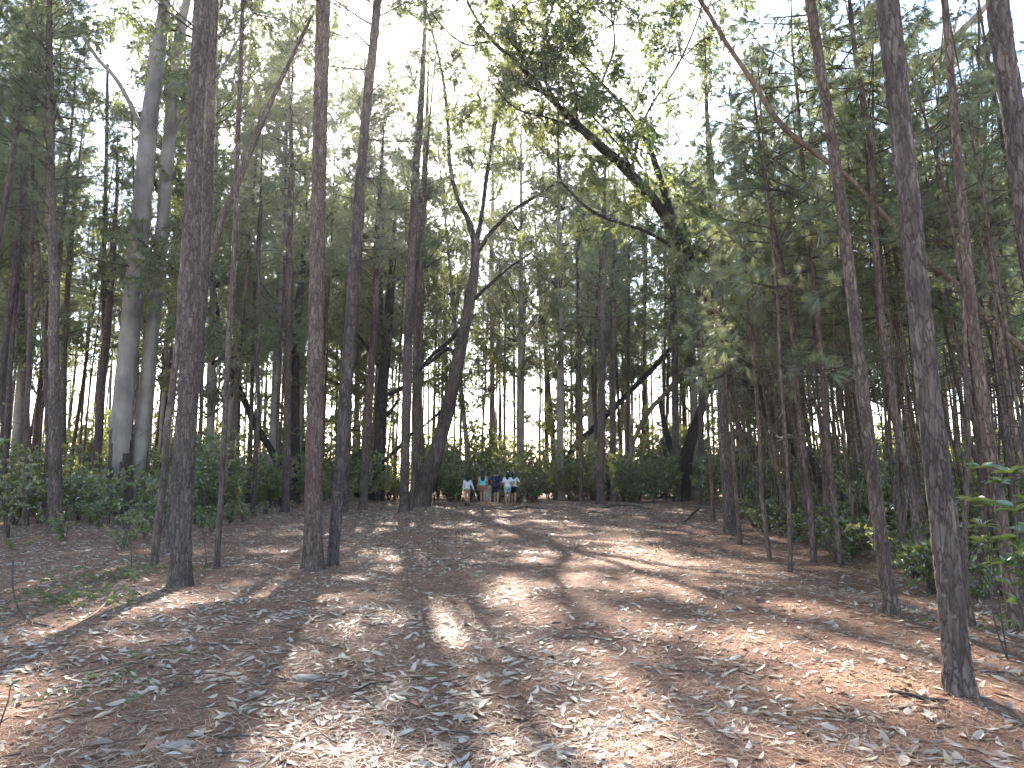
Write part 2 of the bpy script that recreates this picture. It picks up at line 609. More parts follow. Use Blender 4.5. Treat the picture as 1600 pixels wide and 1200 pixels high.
pts = scatter_points(76000, 2.3, 42, 0.86, clump)
order = np.argsort(pts[:, 1])
pts = pts[order]
ang = RNG.random(len(pts)) * 2 * math.pi
size = (1 + 0.5 * np.clip((pts[:, 1] - 12) / 18, 0, 1)) * RNG.uniform(0.055, 0.145, len(pts)) * RNG.uniform(0.8, 1.2, len(pts))
tilt = RNG.normal(0, 0.18, (len(pts), 2))
far = MB()
acc = {}
for k, (x, y) in enumerate(pts):
    if k < 300:
        o = link('fallen_leaf', LEAF_M[k % len(LEAF_M)], ground)
        o.location = (x, y, float(surf(x, y)) + 0.004)
        o.rotation_euler = (tilt[k, 0], tilt[k, 1], ang[k])
        o.scale = (size[k],) * 3
    else:
        acc.setdefault((k % 24, y > 9), []).append(k)
for t, ids in acc.items():
    V, F = (LEAF_F if t[1] else LEAF_T)[t[0]]
    ids = np.array(ids)
    c, s = np.cos(ang[ids]), np.sin(ang[ids])
    P = V[None] * size[ids][:, None, None]
    P = P.copy()
    P[..., 2] += P[..., 0] * tilt[ids, 1][:, None] + P[..., 1] * tilt[ids, 0][:, None]
    W = np.empty_like(P)
    W[..., 0] = P[..., 0] * c[:, None] - P[..., 1] * s[:, None] + pts[ids, 0][:, None]
    W[..., 1] = P[..., 0] * s[:, None] + P[..., 1] * c[:, None] + pts[ids, 1][:, None]
    W[..., 2] = P[..., 2] + surf(pts[ids, 0], pts[ids, 1])[:, None] + 0.006
    Fall = (F[None] + (np.arange(len(ids)) * len(V))[:, None, None]).reshape(-1, 4)
    far.add(W, Fall)
tag(link('leaf_litter', far.mesh('leaf_litter', [M['litter']]), ground), 'scattered pale dry gum leaves', kind='stuff')

# dry pine needles
npts = scatter_points(170000, 2.0, 26, 1.7, lambda x, y: np.clip(0.35 + vnoise(x * 1.1, y * 1.1, 31), 0, 1))
N = len(npts)
a = RNG.random(N) * 2 * math.pi
ln = RNG.uniform(0.07, 0.19, N)
wd = 0.0009 + 0.00016 * npts[:, 1]
base = np.stack((npts[:, 0], npts[:, 1], surf(npts[:, 0], npts[:, 1]) + RNG.uniform(0.002, 0.016, N)), -1)
d = np.stack((np.cos(a), np.sin(a), RNG.normal(0.03, 0.10, N)), -1) * ln[:, None]
p = np.stack((-np.sin(a), np.cos(a), np.zeros(N)), -1) * wd[:, None]
bow = np.stack((-np.sin(a), np.cos(a), RNG.uniform(-0.1, 0.5, N)), -1) * (ln * RNG.normal(0, 0.12, N))[:, None]
V = np.stack((base - p, base + p, base + d * 0.5 + bow + p, base + d * 0.5 + bow - p, base + d), 1)
k = np.arange(N)[:, None] * 5
mb = MB()
mb.add(V, np.concatenate((k + np.array([[0, 1, 2, 3]]),)))
mb.F.append((k + np.array([[3, 2, 4]]), 0))
tag(link('needle_litter', mb.mesh('needle_litter', [M['needles_dry']]), ground), 'rust brown carpet of dry pine needles', kind='stuff')


tp = scatter_points(900, 2.4, 24, 1.3, lambda x, y: np.full(len(x), 0.6))
mb = MB()
for x, y in tp:
    a_ = RNG.random() * 6.283
    l_ = RNG.uniform(0.08, 0.45)
    s_ = np.linspace(-0.5, 0.5, 4)
    q = np.stack((x + math.cos(a_) * l_ * s_, y + math.sin(a_) * l_ * s_ + RNG.normal(0, 0.02, 4), np.zeros(4)), -1)
    q[:, 2] = surf(q[:, 0], q[:, 1]) + RNG.uniform(0.008, 0.02, 4)
    add_tube(mb, q, np.linspace(1, 0.5, 4) * RNG.uniform(0.002, 0.006), 4, 0)
tag(link('twig_litter', mb.mesh('twig_litter', [M['twig']]), ground), 'thin broken twigs strewn over the litter', kind='stuff')


# ------------------------------------------------------------------ foliage
def needles(C, A, nn, rng, length=(0.16, 0.28), width=0.004, spread=0.95, droop=0.25):
    """tufts of needles at C (T,3) around axes A (T,3)"""
    T = len(C)
    r = unit(rng.normal(size=(T, nn, 3)))
    D = unit(A[:, None] * spread + r * 0.75)
    ln = rng.uniform(*length, (T, nn, 1))
    B = C[:, None] - A[:, None] * rng.uniform(0, 0.10, (T, nn, 1))
    W = unit(np.cross(D, rng.normal(size=(T, nn, 3)))) * width
    tip = B + D * ln
    tip[..., 2] -= droop * ln[..., 0] * rng.uniform(0.5, 1.2, (T, nn))
    V = np.stack((B - W, B + W, tip), 2).reshape(-1, 3)
    return V, np.arange(len(V)).reshape(-1, 3)


def pine_crown(seed, H=7.0, R=1.9, nb=44, nt=11, nn=38, width=0.004, droop=0.25, mat='needle', bare=8, prof=0.6, el=(-5, 65), nl=(0.16, 0.28), spread=0.95):
    rng = np.random.default_rng(seed)
    mb = MB()
    CC, AA = [], []
    for i in range(nb + bare):
        dead = i >= nb
        fr = rng.random() if not dead else rng.uniform(-0.25, 0.15)
        z = H * fr
        L = R * (1 - max(0, fr)) ** prof * rng.uniform(0.55, 1.1) + 0.25
        if dead:
            L *= 0.7
        az = rng.random() * 2 * math.pi
        e = math.radians(rng.uniform(*el)) * (0.75 + 0.4 * max(0, fr)) - (0.2 if dead else 0)
        h = np.array((math.cos(az), math.sin(az), 0))
        s = np.linspace(0, 1, 6)[:, None]
        side = np.cross(h, (0, 0, 1)) * rng.normal(0, 0.12)
        P = np.array((0, 0, z)) + L * (h * s * math.cos(e) + np.array((0, 0, 1)) * (s * math.sin(e) + rng.uniform(-0.1, 0.2) * s * s) + side * s * s)
        add_tube(mb, P, np.linspace(0.007 + 0.008 * L, 0.003, 6), 4, 1, cap1=False)
        if dead:
            for _ in range(3):
                q = P[rng.integers(2, 6)]
                dd = unit(rng.normal(size=3) + h) * rng.uniform(0.2, 0.5)
                add_tube(mb, np.stack((q, q + dd * 0.5 + (0, 0, -0.02), q + dd)), (0.005, 0.004, 0.002), 3, 1, cap1=False)
            continue
        n = max(3, int(nt * (0.5 + L / R)))
        for _ in range(n):
            f = rng.uniform(0.3, 1.0)
            k = f * 5
            k0 = min(4, int(k))
            q = P[k0] * (1 - (k - k0)) + P[k0 + 1] * (k - k0)
            dd = unit(h * 0.8 + rng.normal(size=3) * 0.7 + np.array((0, 0, 0.25)))
            ll = rng.uniform(0.08, 0.42) * (1.1 - 0.4 * f)
            c = q + dd * ll
            if ll > 0.16:
                add_tube(mb, np.stack((q, (q + c) / 2 + (0, 0, -0.015), c)), (0.005, 0.004, 0.003), 3, 1, cap1=False)
            CC.append(c)
            AA.append(unit(dd + np.array((0, 0, 0.15))))
    V, F = needles(np.array(CC), np.array(AA), nn, rng, width=width, droop=droop, length=nl, spread=spread)
    mb.add(V, F, 0)
    return mb.mesh('crown', [M[mat], M['twig']], smooth=False)


def leaves(C, D, rng, length=(0.09, 0.15), aspect=0.2, fold=0.25):
    """pointed leaves hinged at C along D, folded on the midrib: 6 vertices, 2 quads"""
    n = len(C)
    ln = rng.uniform(*length, (n, 1))
    D = unit(D)
    S = unit(np.cross(D, rng.normal(size=(n, 3))))
    U = np.cross(S, D)
    hw = ln * aspect * rng.uniform(0.75, 1.2, (n, 1))
    mid = C + D * ln * 0.5 - U * ln * 0.04
    tip = C + D * ln - U * ln * 0.12
    l1 = C + D * ln * 0.42 + S * hw + U * hw * fold
    r1 = C + D * ln * 0.42 - S * hw + U * hw * fold
    V = np.stack((C, l1, tip, mid, r1), 1).reshape(-1, 3)
    k = np.arange(n)[:, None] * 5
    F = np.concatenate((k + np.array([[0, 3, 2, 1]]), k + np.array([[0, 4, 2, 3]])))
    return V, F


def gum_crown(seed, size=4.0, limbs=8, subs=6, sprays=6, per=28, mat='gumleaf', up=0.7, leaf_len=(0.11, 0.19), asp=0.17):
    rng = np.random.default_rng(seed)
    mb = MB()
    CC, DD = [], []
    for i in range(limbs):
        az = i / limbs * 2 * math.pi + rng.normal(0, 0.4)
        d0 = unit(np.array((math.cos(az), math.sin(az), up * rng.uniform(0.4, 1.9))))
        L = size * rng.uniform(0.6, 1.1)
        bend = rng.normal(0, 0.25, 3) + np.array((0, 0, 0.15))
        s = np.linspace(0, 1, 8)[:, None]
        P = d0 * L * s + bend * L * s * s * 0.6 + np.cumsum(rng.normal(0, 0.03, (8, 3)), 0) * L * 0.3
        add_tube(mb, P, np.linspace(0.05, 0.012, 8) * (size / 4), 5, 1)
        for j in range(subs):
            f = rng.uniform(0.3, 1.0)
            k = min(6, int(f * 7))
            q = P[k] + (P[k + 1] - P[k]) * (f * 7 - k)
            d1 = unit(d0 * 0.7 + rng.normal(size=3) * 0.8)
            l1 = size * rng.uniform(0.15, 0.38)
            Q = q + d1 * l1 * np.linspace(0, 1, 5)[:, None] + np.array((0, 0, -0.15 * l1)) * (np.linspace(0, 1, 5) ** 2)[:, None]
            add_tube(mb, Q, np.linspace(0.016, 0.005, 5), 4, 1, cap1=False)
            for t in range(sprays):
                c = Q[rng.integers(1, 5)] + rng.normal(0, 0.12, 3)
                dd = unit(rng.normal(size=3) + np.array((0, 0, -0.3)))
                ll = rng.uniform(0.3, 0.65)
                E = c + dd * ll * np.linspace(0, 1, 4)[:, None] + np.array((0, 0, -0.25 * ll)) * (np.linspace(0, 1, 4) ** 2)[:, None]
                add_tube(mb, E, np.linspace(0.005, 0.002, 4), 3, 1, cap1=False)
                g = rng.random(per)
                kk = np.minimum(2, (g * 3).astype(int))
                pts_ = E[kk] + (E[kk + 1] - E[kk]) * (g * 3 - kk)[:, None]
                CC.append(pts_)
                DD.append(rng.normal(size=(per, 3)) * 0.7 + np.array((0, 0, -0.85)) + dd * 0.4)
    V, F = leaves(np.concatenate(CC), np.concatenate(DD), rng, leaf_len, asp)
    mb.add(V, F, 0)
    return mb.mesh('crown', [M[mat], M['twig']], smooth=False)


def shrub_mesh(seed, H=2.2, W=1.1, stems=11, per=260, ll=(0.08, 0.16), mat='shrub', aspect=0.26):
    rng = np.random.default_rng(seed)
    st, fo = MB(), MB()
    CC, DD = [], []
    for i in range(stems):
        az = rng.random() * 2 * math.pi
        out = W * rng.uniform(0.2, 1.0)
        h = H * rng.uniform(0.55, 1.0)
        s = np.linspace(0, 1, 7)[:, None]
        hor = np.array((math.cos(az), math.sin(az), 0))
        P = hor * out * s ** 1.4 + np.array((0, 0, h)) * s + np.cumsum(rng.normal(0, 0.025, (7, 3)), 0)
        P[0] = hor * 0.04
        add_tube(st, P, np.linspace(0.014, 0.004, 7), 5, 0, cap1=False)
        nsp = max(4, per // 14)
        for _ in range(nsp):
            f = rng.uniform(0.22, 1.0) ** 0.8
            k = min(5, int(f * 6))
            q = P[k] + (P[k + 1] - P[k]) * (f * 6 - k)
            dd = unit(rng.normal(size=3) * (1, 1, 0.6) + hor * 0.4)
            l = rng.uniform(0.12, 0.5) * min(1.0, H / 2)
            e = q + dd * l
            add_tube(st, np.stack((q, (q + e) / 2 + (0, 0, 0.02), e)), (0.004, 0.003, 0.002), 3, 0, cap1=False)
            g = rng.uniform(0.25, 1.05, (14, 1))
            CC.append(q + dd * l * g)
            DD.append(rng.normal(size=(14, 3)) * 0.75 + dd * 0.8 + np.array((0, 0, 0.15)))
    V, F = leaves(np.concatenate(CC), np.concatenate(DD), rng, ll, aspect, 0.3)
    fo.add(V, F, 0)
    return fo.mesh('foliage', [M[mat]], smooth=False), st.mesh('stem', [M['twig']])


PINE = [pine_crown(100 + i, H=h, R=r, nb=int(n * 1.15), nt=11, nn=28, width=0.005) for i, (h, r, n) in enumerate([(7, 1.9, 46), (8, 1.7, 50), (6.5, 2.2, 44), (9, 2.0, 54), (7.5, 1.5, 42)])]
PINE_FAR = [pine_crown(130 + i, H=8, R=2.0, nb=56, nt=9, nn=18, width=0.011, bare=8) for i in range(4)]
YOUNG = [pine_crown(150 + i, H=h, R=r, nb=n, nt=11, nn=38, width=0.005, droop=0.45, nl=(0.2, 0.34), spread=1.3, mat='needle2', bare=8, prof=0.45, el=(-25, 70)) for i, (h, r, n) in enumerate([(7.0, 1.5, 27), (6.0, 1.3, 24), (8.0, 1.7, 30), (6.5, 1.6, 22)])]
GUM = [gum_crown(200 + i, size=s) for i, s in enumerate((3.6, 4.2, 3.2))]
SPRAY = [gum_crown(230 + i, size=1.7, limbs=4, subs=5, sprays=5, per=24, up=0.35, leaf_len=(0.10, 0.16)) for i in range(3)]
SHRUB = [shrub_mesh(300 + i, h, w) for i, (h, w) in enumerate([(2.2, 1.1), (2.8, 1.0), (1.7, 1.2), (3.2, 1.3)])]
SHRUB += [shrub_mesh(340 + i, h, w, 8, 150, (0.06, 0.12), 'shrub2', 0.3) for i, (h, w) in enumerate([(2.4, 0.9), (1.9, 1.2), (2.9, 1.1)])]
LOW = [shrub_mesh(360 + i, 0.7, 0.4, 5, 50, (0.05, 0.11), 'shrub2', 0.28) for i in range(2)] + [shrub_mesh(320 + i, 0.8, 0.55, 6, 80, (0.05, 0.10)) for i in range(3)]
CROWNS = {'pine': PINE, 'pine_far': PINE_FAR, 'young': YOUNG, 'gum': GUM, 'spray': SPRAY}
TRUNK_XY = []


def in_gap(x, y, z):
    """the opening in the canopy that lets the sun onto the near path"""
    return -2.2 < x + 0.223 * z < 3.2 and -1.5 < y - 1.566 * z < 9


def put_crown(root, kind, p, axis, scale, name='crown', rot=None):
    me = CROWNS[kind][RNG.integers(len(CROWNS[kind]))]
    o = link(name, me, root)
    q = Vector(axis).to_track_quat('Z', 'Y')
    spin = Matrix.Rotation(RNG.random() * 6.283 if rot is None else rot, 4, 'Z')
    o.matrix_local = Matrix.Translation(Vector(p)) @ q.to_matrix().to_4x4() @ spin @ Matrix.Diagonal((scale, scale, scale, 1))
    return o


def dead_twigs(mb, P, R, rng, n, z0, z1, L=(0.25, 0.9), mat=1):
    z = P[:, 2]
    for _ in range(n):
        zz = rng.uniform(z0, z1)
        i = min(len(P) - 2, int(np.searchsorted(z, zz)))
        a = rng.random() * 2 * math.pi
        l = rng.uniform(*L)
        h = np.array((math.cos(a), math.sin(a), rng.uniform(-0.35, 0.35)))
        p0 = P[i] + h * R[i] * 0.7
        m = p0 + h * l * 0.5 + rng.normal(0, 0.05, 3)
        e = p0 + h * l + np.array((0, 0, rng.uniform(-0.25, 0.12) * l)) + rng.normal(0, 0.06, 3)
        r = 0.004 + 0.007 * l
        add_tube(mb, np.stack((p0, m, e)), (r, r * 0.7, 0.002), 4, mat, cap1=False)
        if l > 0.5:
            e2 = m + unit(h + rng.normal(0, 0.6, 3)) * l * 0.4
            add_tube(mb, np.stack((m, e2)), (r * 0.6, 0.002), 3, mat, cap1=False)


def finish_path(P3, H, lean=0.5):
    """continue a trunk that leaves the frame up to height H; columns x, y, z, radius"""
    P3 = [np.array(q, float) for q in P3]
    top = P3[-1]
    if top[2] < H:
        d = unit(P3[-1][:3] - P3[-2][:3])
        d = unit(d * lean + np.array((0, 0, 1 - lean)))
        rest = H - top[2]
        for f in (0.35, 0.7, 1.0):
            q = top[:3] + d * rest * f / d[2]
            P3.append(np.append(q, max(0.02, top[3] * (1 - f * 0.85))))
    return np.array(P3)


def tree(name, label, cat, line, Y=None, H=16, bark='pine', crown=None, branches=(), group=None, detail=0,
         twigs=0, flare=0.35, dY=0.0, dark_base=None, paint=None):
    """line: trunk outline as (photo x, photo y, width in photo px); a crown is (kind, height, scale)"""
    seed = int(RNG.integers(1 << 30))
    rng = np.random.default_rng(seed)
    x0, y0, w0 = line[0]
    if Y is None:
        g = ground_point(x0, y0)
        Y = float(g[1])
    P3 = []
    for i, (x, y, w) in enumerate(line):
        yy = Y + dY * i / max(1, len(line) - 1)
        P3.append(np.append(at(x, y, yy), wid(w, y, yy) / 2))
    P3[0][2] = float(surf(P3[0][0], P3[0][1])) - 0.05
    if H:
        P3 = finish_path(P3, H)
    P3 = np.array(P3)
    base = P3[0, :3].copy()
    TRUNK_XY.append((base[0], base[1], P3[0, 3]))
    P3[:, :3] -= base
    Q = catmull(P3, 0.022 if detail == 2 else 0.06 if detail == 1 else 0.3)
    z = Q[:, 2]
    R = np.maximum(Q[:, 3], 0.008) * (1 + flare * np.exp(-np.maximum(z, 0) / (1.6 * Q[0, 3] + 0.05)))
    if H:
        R = R * np.clip((z.max() - z) / (0.35 * z.max()), 0.12, 1) ** 0.8
    if detail < 2:
        k = 0.02 if detail else 0.03
        wob = np.stack([np.interp(z, np.linspace(0, z.max() + 0.01, 12), np.concatenate(([0], rng.normal(0, k, 11)))) for _ in range(2)], -1)
        Q[:, :2] += wob
    root = link(name, None, None, base)
    tag(root, label, cat, group)
    mb = MB()
    ph_ = rng.random() * 6.283
    nl_ = int(rng.integers(4, 7))
    if detail:
        relief = bark_relief(seed % 9973, depth=min(0.019, 0.11 * Q[0, 3] + 0.002), cell_w=0.045 if Q[0, 3] > 0.1 else 0.028, cell_h=0.12)

        def disp(th, s_, R_):
            k_ = np.exp(-s_ / (1.2 * Q[0, 3] + 0.04))
            return relief(th, s_, R_) + k_ * flare * 0.55 * Q[0, 3] * (np.cos(nl_ * th + ph_) + 0.6 * np.cos((nl_ - 2) * th + 2 * ph_))
        add_tube(mb, Q[:, :3], R, 56 if detail == 2 else 28, 0, disp=disp)
    else:
        add_tube(mb, Q[:, :3], R, 9 if Q[0, 3] < 0.12 else 14, 0, disp=lumps(seed % 9973))
    nmain = mb.n
    mats = [M['pine_near'] if (bark == 'pine' and detail) else M[bark], M['twig']]
    if twigs:
        dead_twigs(mb, Q[:, :3], R, rng, twigs, 1.2, min(float(z.max()) - 0.5, 9.0), L=(0.15, 0.5 + 1.5 * Q[0, 3] + 0.3))
    me = mb.mesh('trunk', mats)
    if dark_base:
        # rough stocking of bark at the foot of a smooth gum
        me.materials.append(M['gumbase'])
        zc = np.array([p.center[2] for p in me.polygons])
        mi = np.array([p.material_index for p in me.polygons])
        ang_ = np.array([math.atan2(p.center[1], p.center[0]) for p in me.polygons])
        sel = (mi == 0) & (zc < dark_base + 0.8 * np.sin(ang_ * 2 + 1) + 0.4 * np.sin(ang_ * 5))
        mi[sel] = 2
        me.polygons.foreach_set('material_index', mi.astype(np.int32))
    if paint:
        co = np.empty(len(me.vertices) * 3, np.float32)
        me.vertices.foreach_get('co', co)
        co = co.reshape(-1, 3)
        z0, z1 = paint
        ii_ = np.interp(co[:, 2], z, np.arange(len(z))).astype(int)
        rel = co[:, :2] - Q[ii_, :2]
        facing = -rel[:, 1] / np.maximum(R[ii_], 1e-3)
        nz = vnoise(rel[:, 0] * 30, co[:, 2] * 6, 77)
        val = np.clip((co[:, 2] - z0) * 6, 0, 1) * np.clip((z1 - co[:, 2]) * 4, 0, 1) * np.clip(facing * 2, 0, 1) * np.clip((nz - 0.35) * 1.5, 0, 0.17)
        atr = me.attributes.new('paint', 'FLOAT', 'POINT')
        atr.data.foreach_set('value', val.astype(np.float32))
    link('trunk', me, root)
    for br in branches:
        bl, bd = br['line'], br.get('dY', 0.0)
        B = []
        for i, (x, y, w) in enumerate(bl):
            yy = Y + br.get('Y0', 0) + bd * i / (len(bl) - 1)
            B.append(np.append(at(x, y, yy) - base, wid(w, y, yy) / 2))
        B = catmull(np.array(B), 0.15)
        b = MB()
        add_tube(b, B[:, :3], np.maximum(B[:, 3], 0.006), 10, 0, disp=lumps(seed % 991 + len(bl), 0.08), cap0=True)
        link('branch', b.mesh('branch', [M[br.get('bark', bark)]]), root)
        for f, kind, sc_ in br.get('leaf', ()):
            i = int(f * (len(B) - 1))
            j = max(1, min(len(B) - 1, i))
            put_crown(root, kind, B[i, :3], unit(B[j, :3] - B[j - 1, :3]), sc_)
    if crown:
        if isinstance(crown, tuple):
            crown = [crown]
        if H and crown[-1][0] in ('pine', 'young') and z.max() - crown[-1][1] > 8.5:
            crown = crown + [('pine', float(z.max()) - 6.0, 0.9)]
        for kind, h, sc_ in crown:
            i = min(len(Q) - 2, int(np.searchsorted(z, h)))
            put_crown(root, kind, Q[i, :3], unit(unit(Q[i + 1, :3] - Q[i, :3]) + np.array((0, 0, 0.6))), sc_)
    return root


# ------------------------------------------------------------------ the trees that can be told apart
G_L = 'pines on the left of the clearing'
G_R = 'pines along the right edge of the clearing'
G_B = 'trees at the far end of the clearing'

# near and middle left
tree('pine_tree', 'thick rough-barked pine in front of the pale smooth gum pair', 'tree',
     [(281, 916, 37), (290, 700, 34), (297, 500, 32), (306, 200, 31), (317, 0, 30)], H=17, detail=2, crown=('pine', 10.5, 1.0), group=G_L, twigs=6, flare=0.3)
tree('pine_tree', 'broad pine close behind the thick rough-barked pine on the left', 'tree',
     [(271, 862, 30), (296, 640, 26), (318, 400, 24), (328, 150, 22), (334, 0, 21)], H=20, detail=1, crown=('pine', 13.0, 1.0), group=G_L, twigs=10, flare=0.35)
tree('pine_tree', 'thin dark pine leaning against the thick rough-barked pine', 'tree',
     [(240, 884, 15), (256, 740, 14), (272, 600, 13), (286, 420, 11), (292, 300, 8)], H=9, detail=1, crown=None, group=G_L, twigs=8, flare=0.1)
tree('pine_tree', 'slender pine just right of the thick rough-barked pine', 'tree',
     [(338, 888, 12), (346, 720, 11), (357, 520, 10.5), (368, 320, 10), (376, 120, 9)], H=16, detail=1, crown=('pine', 11.0, 0.7), group=G_L, twigs=14, flare=0.3)
tree('pine_tree', 'stout pine with red stained bark in the pair left of the clearing', 'tree',
     [(489, 889, 37), (491, 700, 32), (495, 450, 28), (500, 200, 27), (505, 0, 26)], H=18, detail=2, crown=('pine', 11, 1.05), group=G_L, twigs=5, flare=0.3, paint=(1.0, 2.7))
tree('pine_tree', 'tilted slimmer pine in the pair left of the clearing', 'tree',
     [(519, 884, 21), (535, 680, 21), (551, 450, 20), (568, 220, 18), (590, 0, 16)], H=17, detail=2, crown=('pine', 9.5, 0.95), group=G_L, twigs=8, flare=0.15)
tree('pine_tree', 'dark paired pine at the far left with a thin stem beside it', 'tree',
     [(84, 832, 25), (84, 640, 20), (82, 420, 17), (77, 200, 15), (76, 0, 13)], H=18, detail=1, crown=('pine', 8.5, 1.0), group=G_L, twigs=12)
tree('pine_tree', 'thin bare stem hugging the dark paired pine', 'tree',
     [(70, 812, 9), (73, 650, 8), (66, 480, 7), (60, 330, 6), (56, 150, 5)], H=13, crown=('pine', 8.5, 0.6), group=G_L, twigs=14)
tree('pine_tree', 'straight pine between the dark paired pine and the left edge', 'tree',
     [(47, 800, 16), (40, 640, 14), (33, 460, 13), (29, 250, 11), (26, 60, 10)], H=17, crown=('pine', 8.0, 1.0), group=G_L, twigs=12)
tree('pine_tree', 'pine cut by the left edge of the picture', 'tree',
     [(4, 790, 18), (10, 600, 16), (18, 420, 14), (22, 200, 12), (22, 20, 11)], H=17, crown=('pine', 8.0, 1.0), group=G_L, twigs=10)
tree('pine_tree', 'slim pine leaning right beyond the dark paired pine', 'tree',
     [(101, 790, 11), (98, 640, 11), (104, 480, 10), (116, 330, 9), (132, 160, 8)], H=16, crown=('pine', 9, 0.9), group=G_L, twigs=14)
tree('pine_tree', 'twin-stemmed pine left of the pale gums', 'tree',
     [(150, 790, 17), (156, 640, 16), (168, 500, 14), (178, 380, 12), (186, 200, 11)], H=18, crown=('pine', 9, 1.0), group=G_L, twigs=10,
     branches=[dict(line=[(158, 660, 9), (163, 560, 9), (162, 420, 8), (166, 250, 7), (168, 100, 5)], dY=0.4)])
tree('gum_tree', 'larger pale smooth gum with a long limb reaching left', 'tree',
     [(184, 800, 46), (190, 660, 39), (204, 500, 36), (217, 360, 34), (231, 210, 32), (246, 90, 26), (257, 0, 22)], Y=27, H=30, bark='gum', detail=1, flare=0.25,
     crown=[('gum', 22, 1.1), ('gum', 26, 0.9)], dark_base=2.4, group='pale smooth gums on the left',
     branches=[dict(line=[(226, 215, 9), (208, 172, 9), (180, 122, 8), (150, 88, 7), (118, 35, 6), (100, -10, 5)], dY=-1.5, bark='gum', leaf=[(1.0, 'gum', 0.6), (0.7, 'spray', 0.9)]),
               dict(line=[(236, 105, 15), (243, 70, 15), (254, 30, 14), (262, -40, 10)], dY=0.5, bark='gum')])
tree('gum_tree', 'slimmer pale smooth gum beside the larger one', 'tree',
     [(211, 800, 34), (221, 660, 28), (234, 540, 26), (247, 420, 25), (259, 280, 23), (271, 150, 21), (284, 40, 18), (292, 0, 17)], Y=27.6, H=28, bark='gum', detail=1, flare=0.2,
     crown=[('gum', 21, 1.0), ('gum', 24.5, 0.9)], dark_base=1.2, group='pale smooth gums on the left',
     branches=[dict(line=[(264, 228, 8), (274, 205, 8), (290, 183, 7), (310, 172, 6), (340, 120, 5), (395, 20, 4)], dY=0.8, bark='gum', leaf=[(1.0, 'gum', 0.6)])])
tree('bare_limb_tree', 'long bare stem slanting up right across the left pines', 'tree',
     [(262, 838, 13), (283, 640, 13), (300, 490, 12), (318, 435, 14), (360, 320, 13.5), (408, 195, 13), (455, 95, 12), (498, 5, 10)], H=15, bark='pine', detail=1,
     crown=('pine', 13.0, 0.6), group=G_L, twigs=4, flare=0.2)
tree('pine_tree', 'thin pine on the litter left of the red stained pine', 'tree',
     [(394, 806, 9), (400, 680, 8.5), (404, 540, 8), (404, 400, 8), (410, 220, 7)], H=16, crown=('pine', 9.5, 0.8), group=G_L, twigs=10)
tree('pine_tree', 'grey pine standing left behind the red stained pine', 'tree',
     [(445, 800, 15), (448, 660, 14), (451, 480, 13), (455, 300, 12), (458, 60, 11)], H=19, crown=('pine', 10, 1.0), group=G_L, twigs=12)
tree('ivy_tree', 'dark leaf-covered tree behind the grey pine', 'tree',
     [(464, 792, 18), (461, 650, 17), (463, 520, 15), (472, 420, 13), (480, 300, 10)], Y=40, H=17, bark='dark', crown=[('gum', 12, 0.9), ('spray', 3.5, 0.6), ('spray', 6, 0.7)], group=G_L, twigs=10)
tree('leaning_tree', 'dark slanting trunk leaning left behind the thin pine', 'tree',
     [(462, 775, 18), (430, 715, 15), (400, 665, 13), (375, 610, 12), (350, 550, 11), (336, 470, 9), (330, 380, 7)], Y=38, H=15, bark='dark', crown=('gum', 11, 0.8), group=G_L, flare=0.5)
tree('pine_tree', 'pine right behind the tilted slimmer pine', 'tree',
     [(539, 800, 12), (545, 660, 11), (556, 480, 10), (566, 300, 9), (572, 100, 8)], H=18, crown=('pine', 10, 1.0), group=G_L, twigs=10)
tree('pine_tree', 'dark pine at the shrub edge right of the tilted pair', 'tree',
     [(567, 797, 15), (574, 680, 15), (583, 540, 13), (588, 400, 12), (598, 220, 10)], H=19, crown=('pine', 10, 1.0), group=G_L, twigs=14)
tree('gum_tree', 'gnarled dark tree with short crooked limbs behind the left pines', 'tree',
     [(588, 786, 26), (594, 680, 24), (598, 610, 22), (604, 540, 19), (612, 430, 15), (618, 300, 11)], Y=44, H=18, bark='dark', detail=1, group=G_B,
     crown=[('gum', 13, 1.0), ('gum', 9.5, 0.7)],
     branches=[dict(line=[(598, 620, 9), (615, 612, 9), (632, 605, 8), (650, 590, 6)], dY=0.6, leaf=[(1.0, 'spray', 0.8)]),
               dict(line=[(598, 655, 8), (612, 640, 7), (622, 626, 4)], dY=-0.4),
               dict(line=[(592, 570, 8), (575, 545, 7), (556, 520, 5)], dY=0.5, leaf=[(1.0, 'spray', 0.8)]),
               dict(line=[(600, 720, 8), (622, 700, 8), (645, 676, 5)], dY=0.5)])
tree('pine_tree', 'straight pine with a thin twin just left of the forked tree', 'tree',
     [(631, 801, 18), (635, 640, 18), (640, 470, 17), (648, 300, 15), (660, 120, 12)], H=27, detail=1, crown=('pine', 12.5, 1.05), group=G_B, twigs=8,
     branches=[dict(line=[(642, 797, 7), (650, 690, 7), (653, 560, 6), (658, 380, 6), (672, 180, 4), (684, 60, 2)], dY=0.3)])
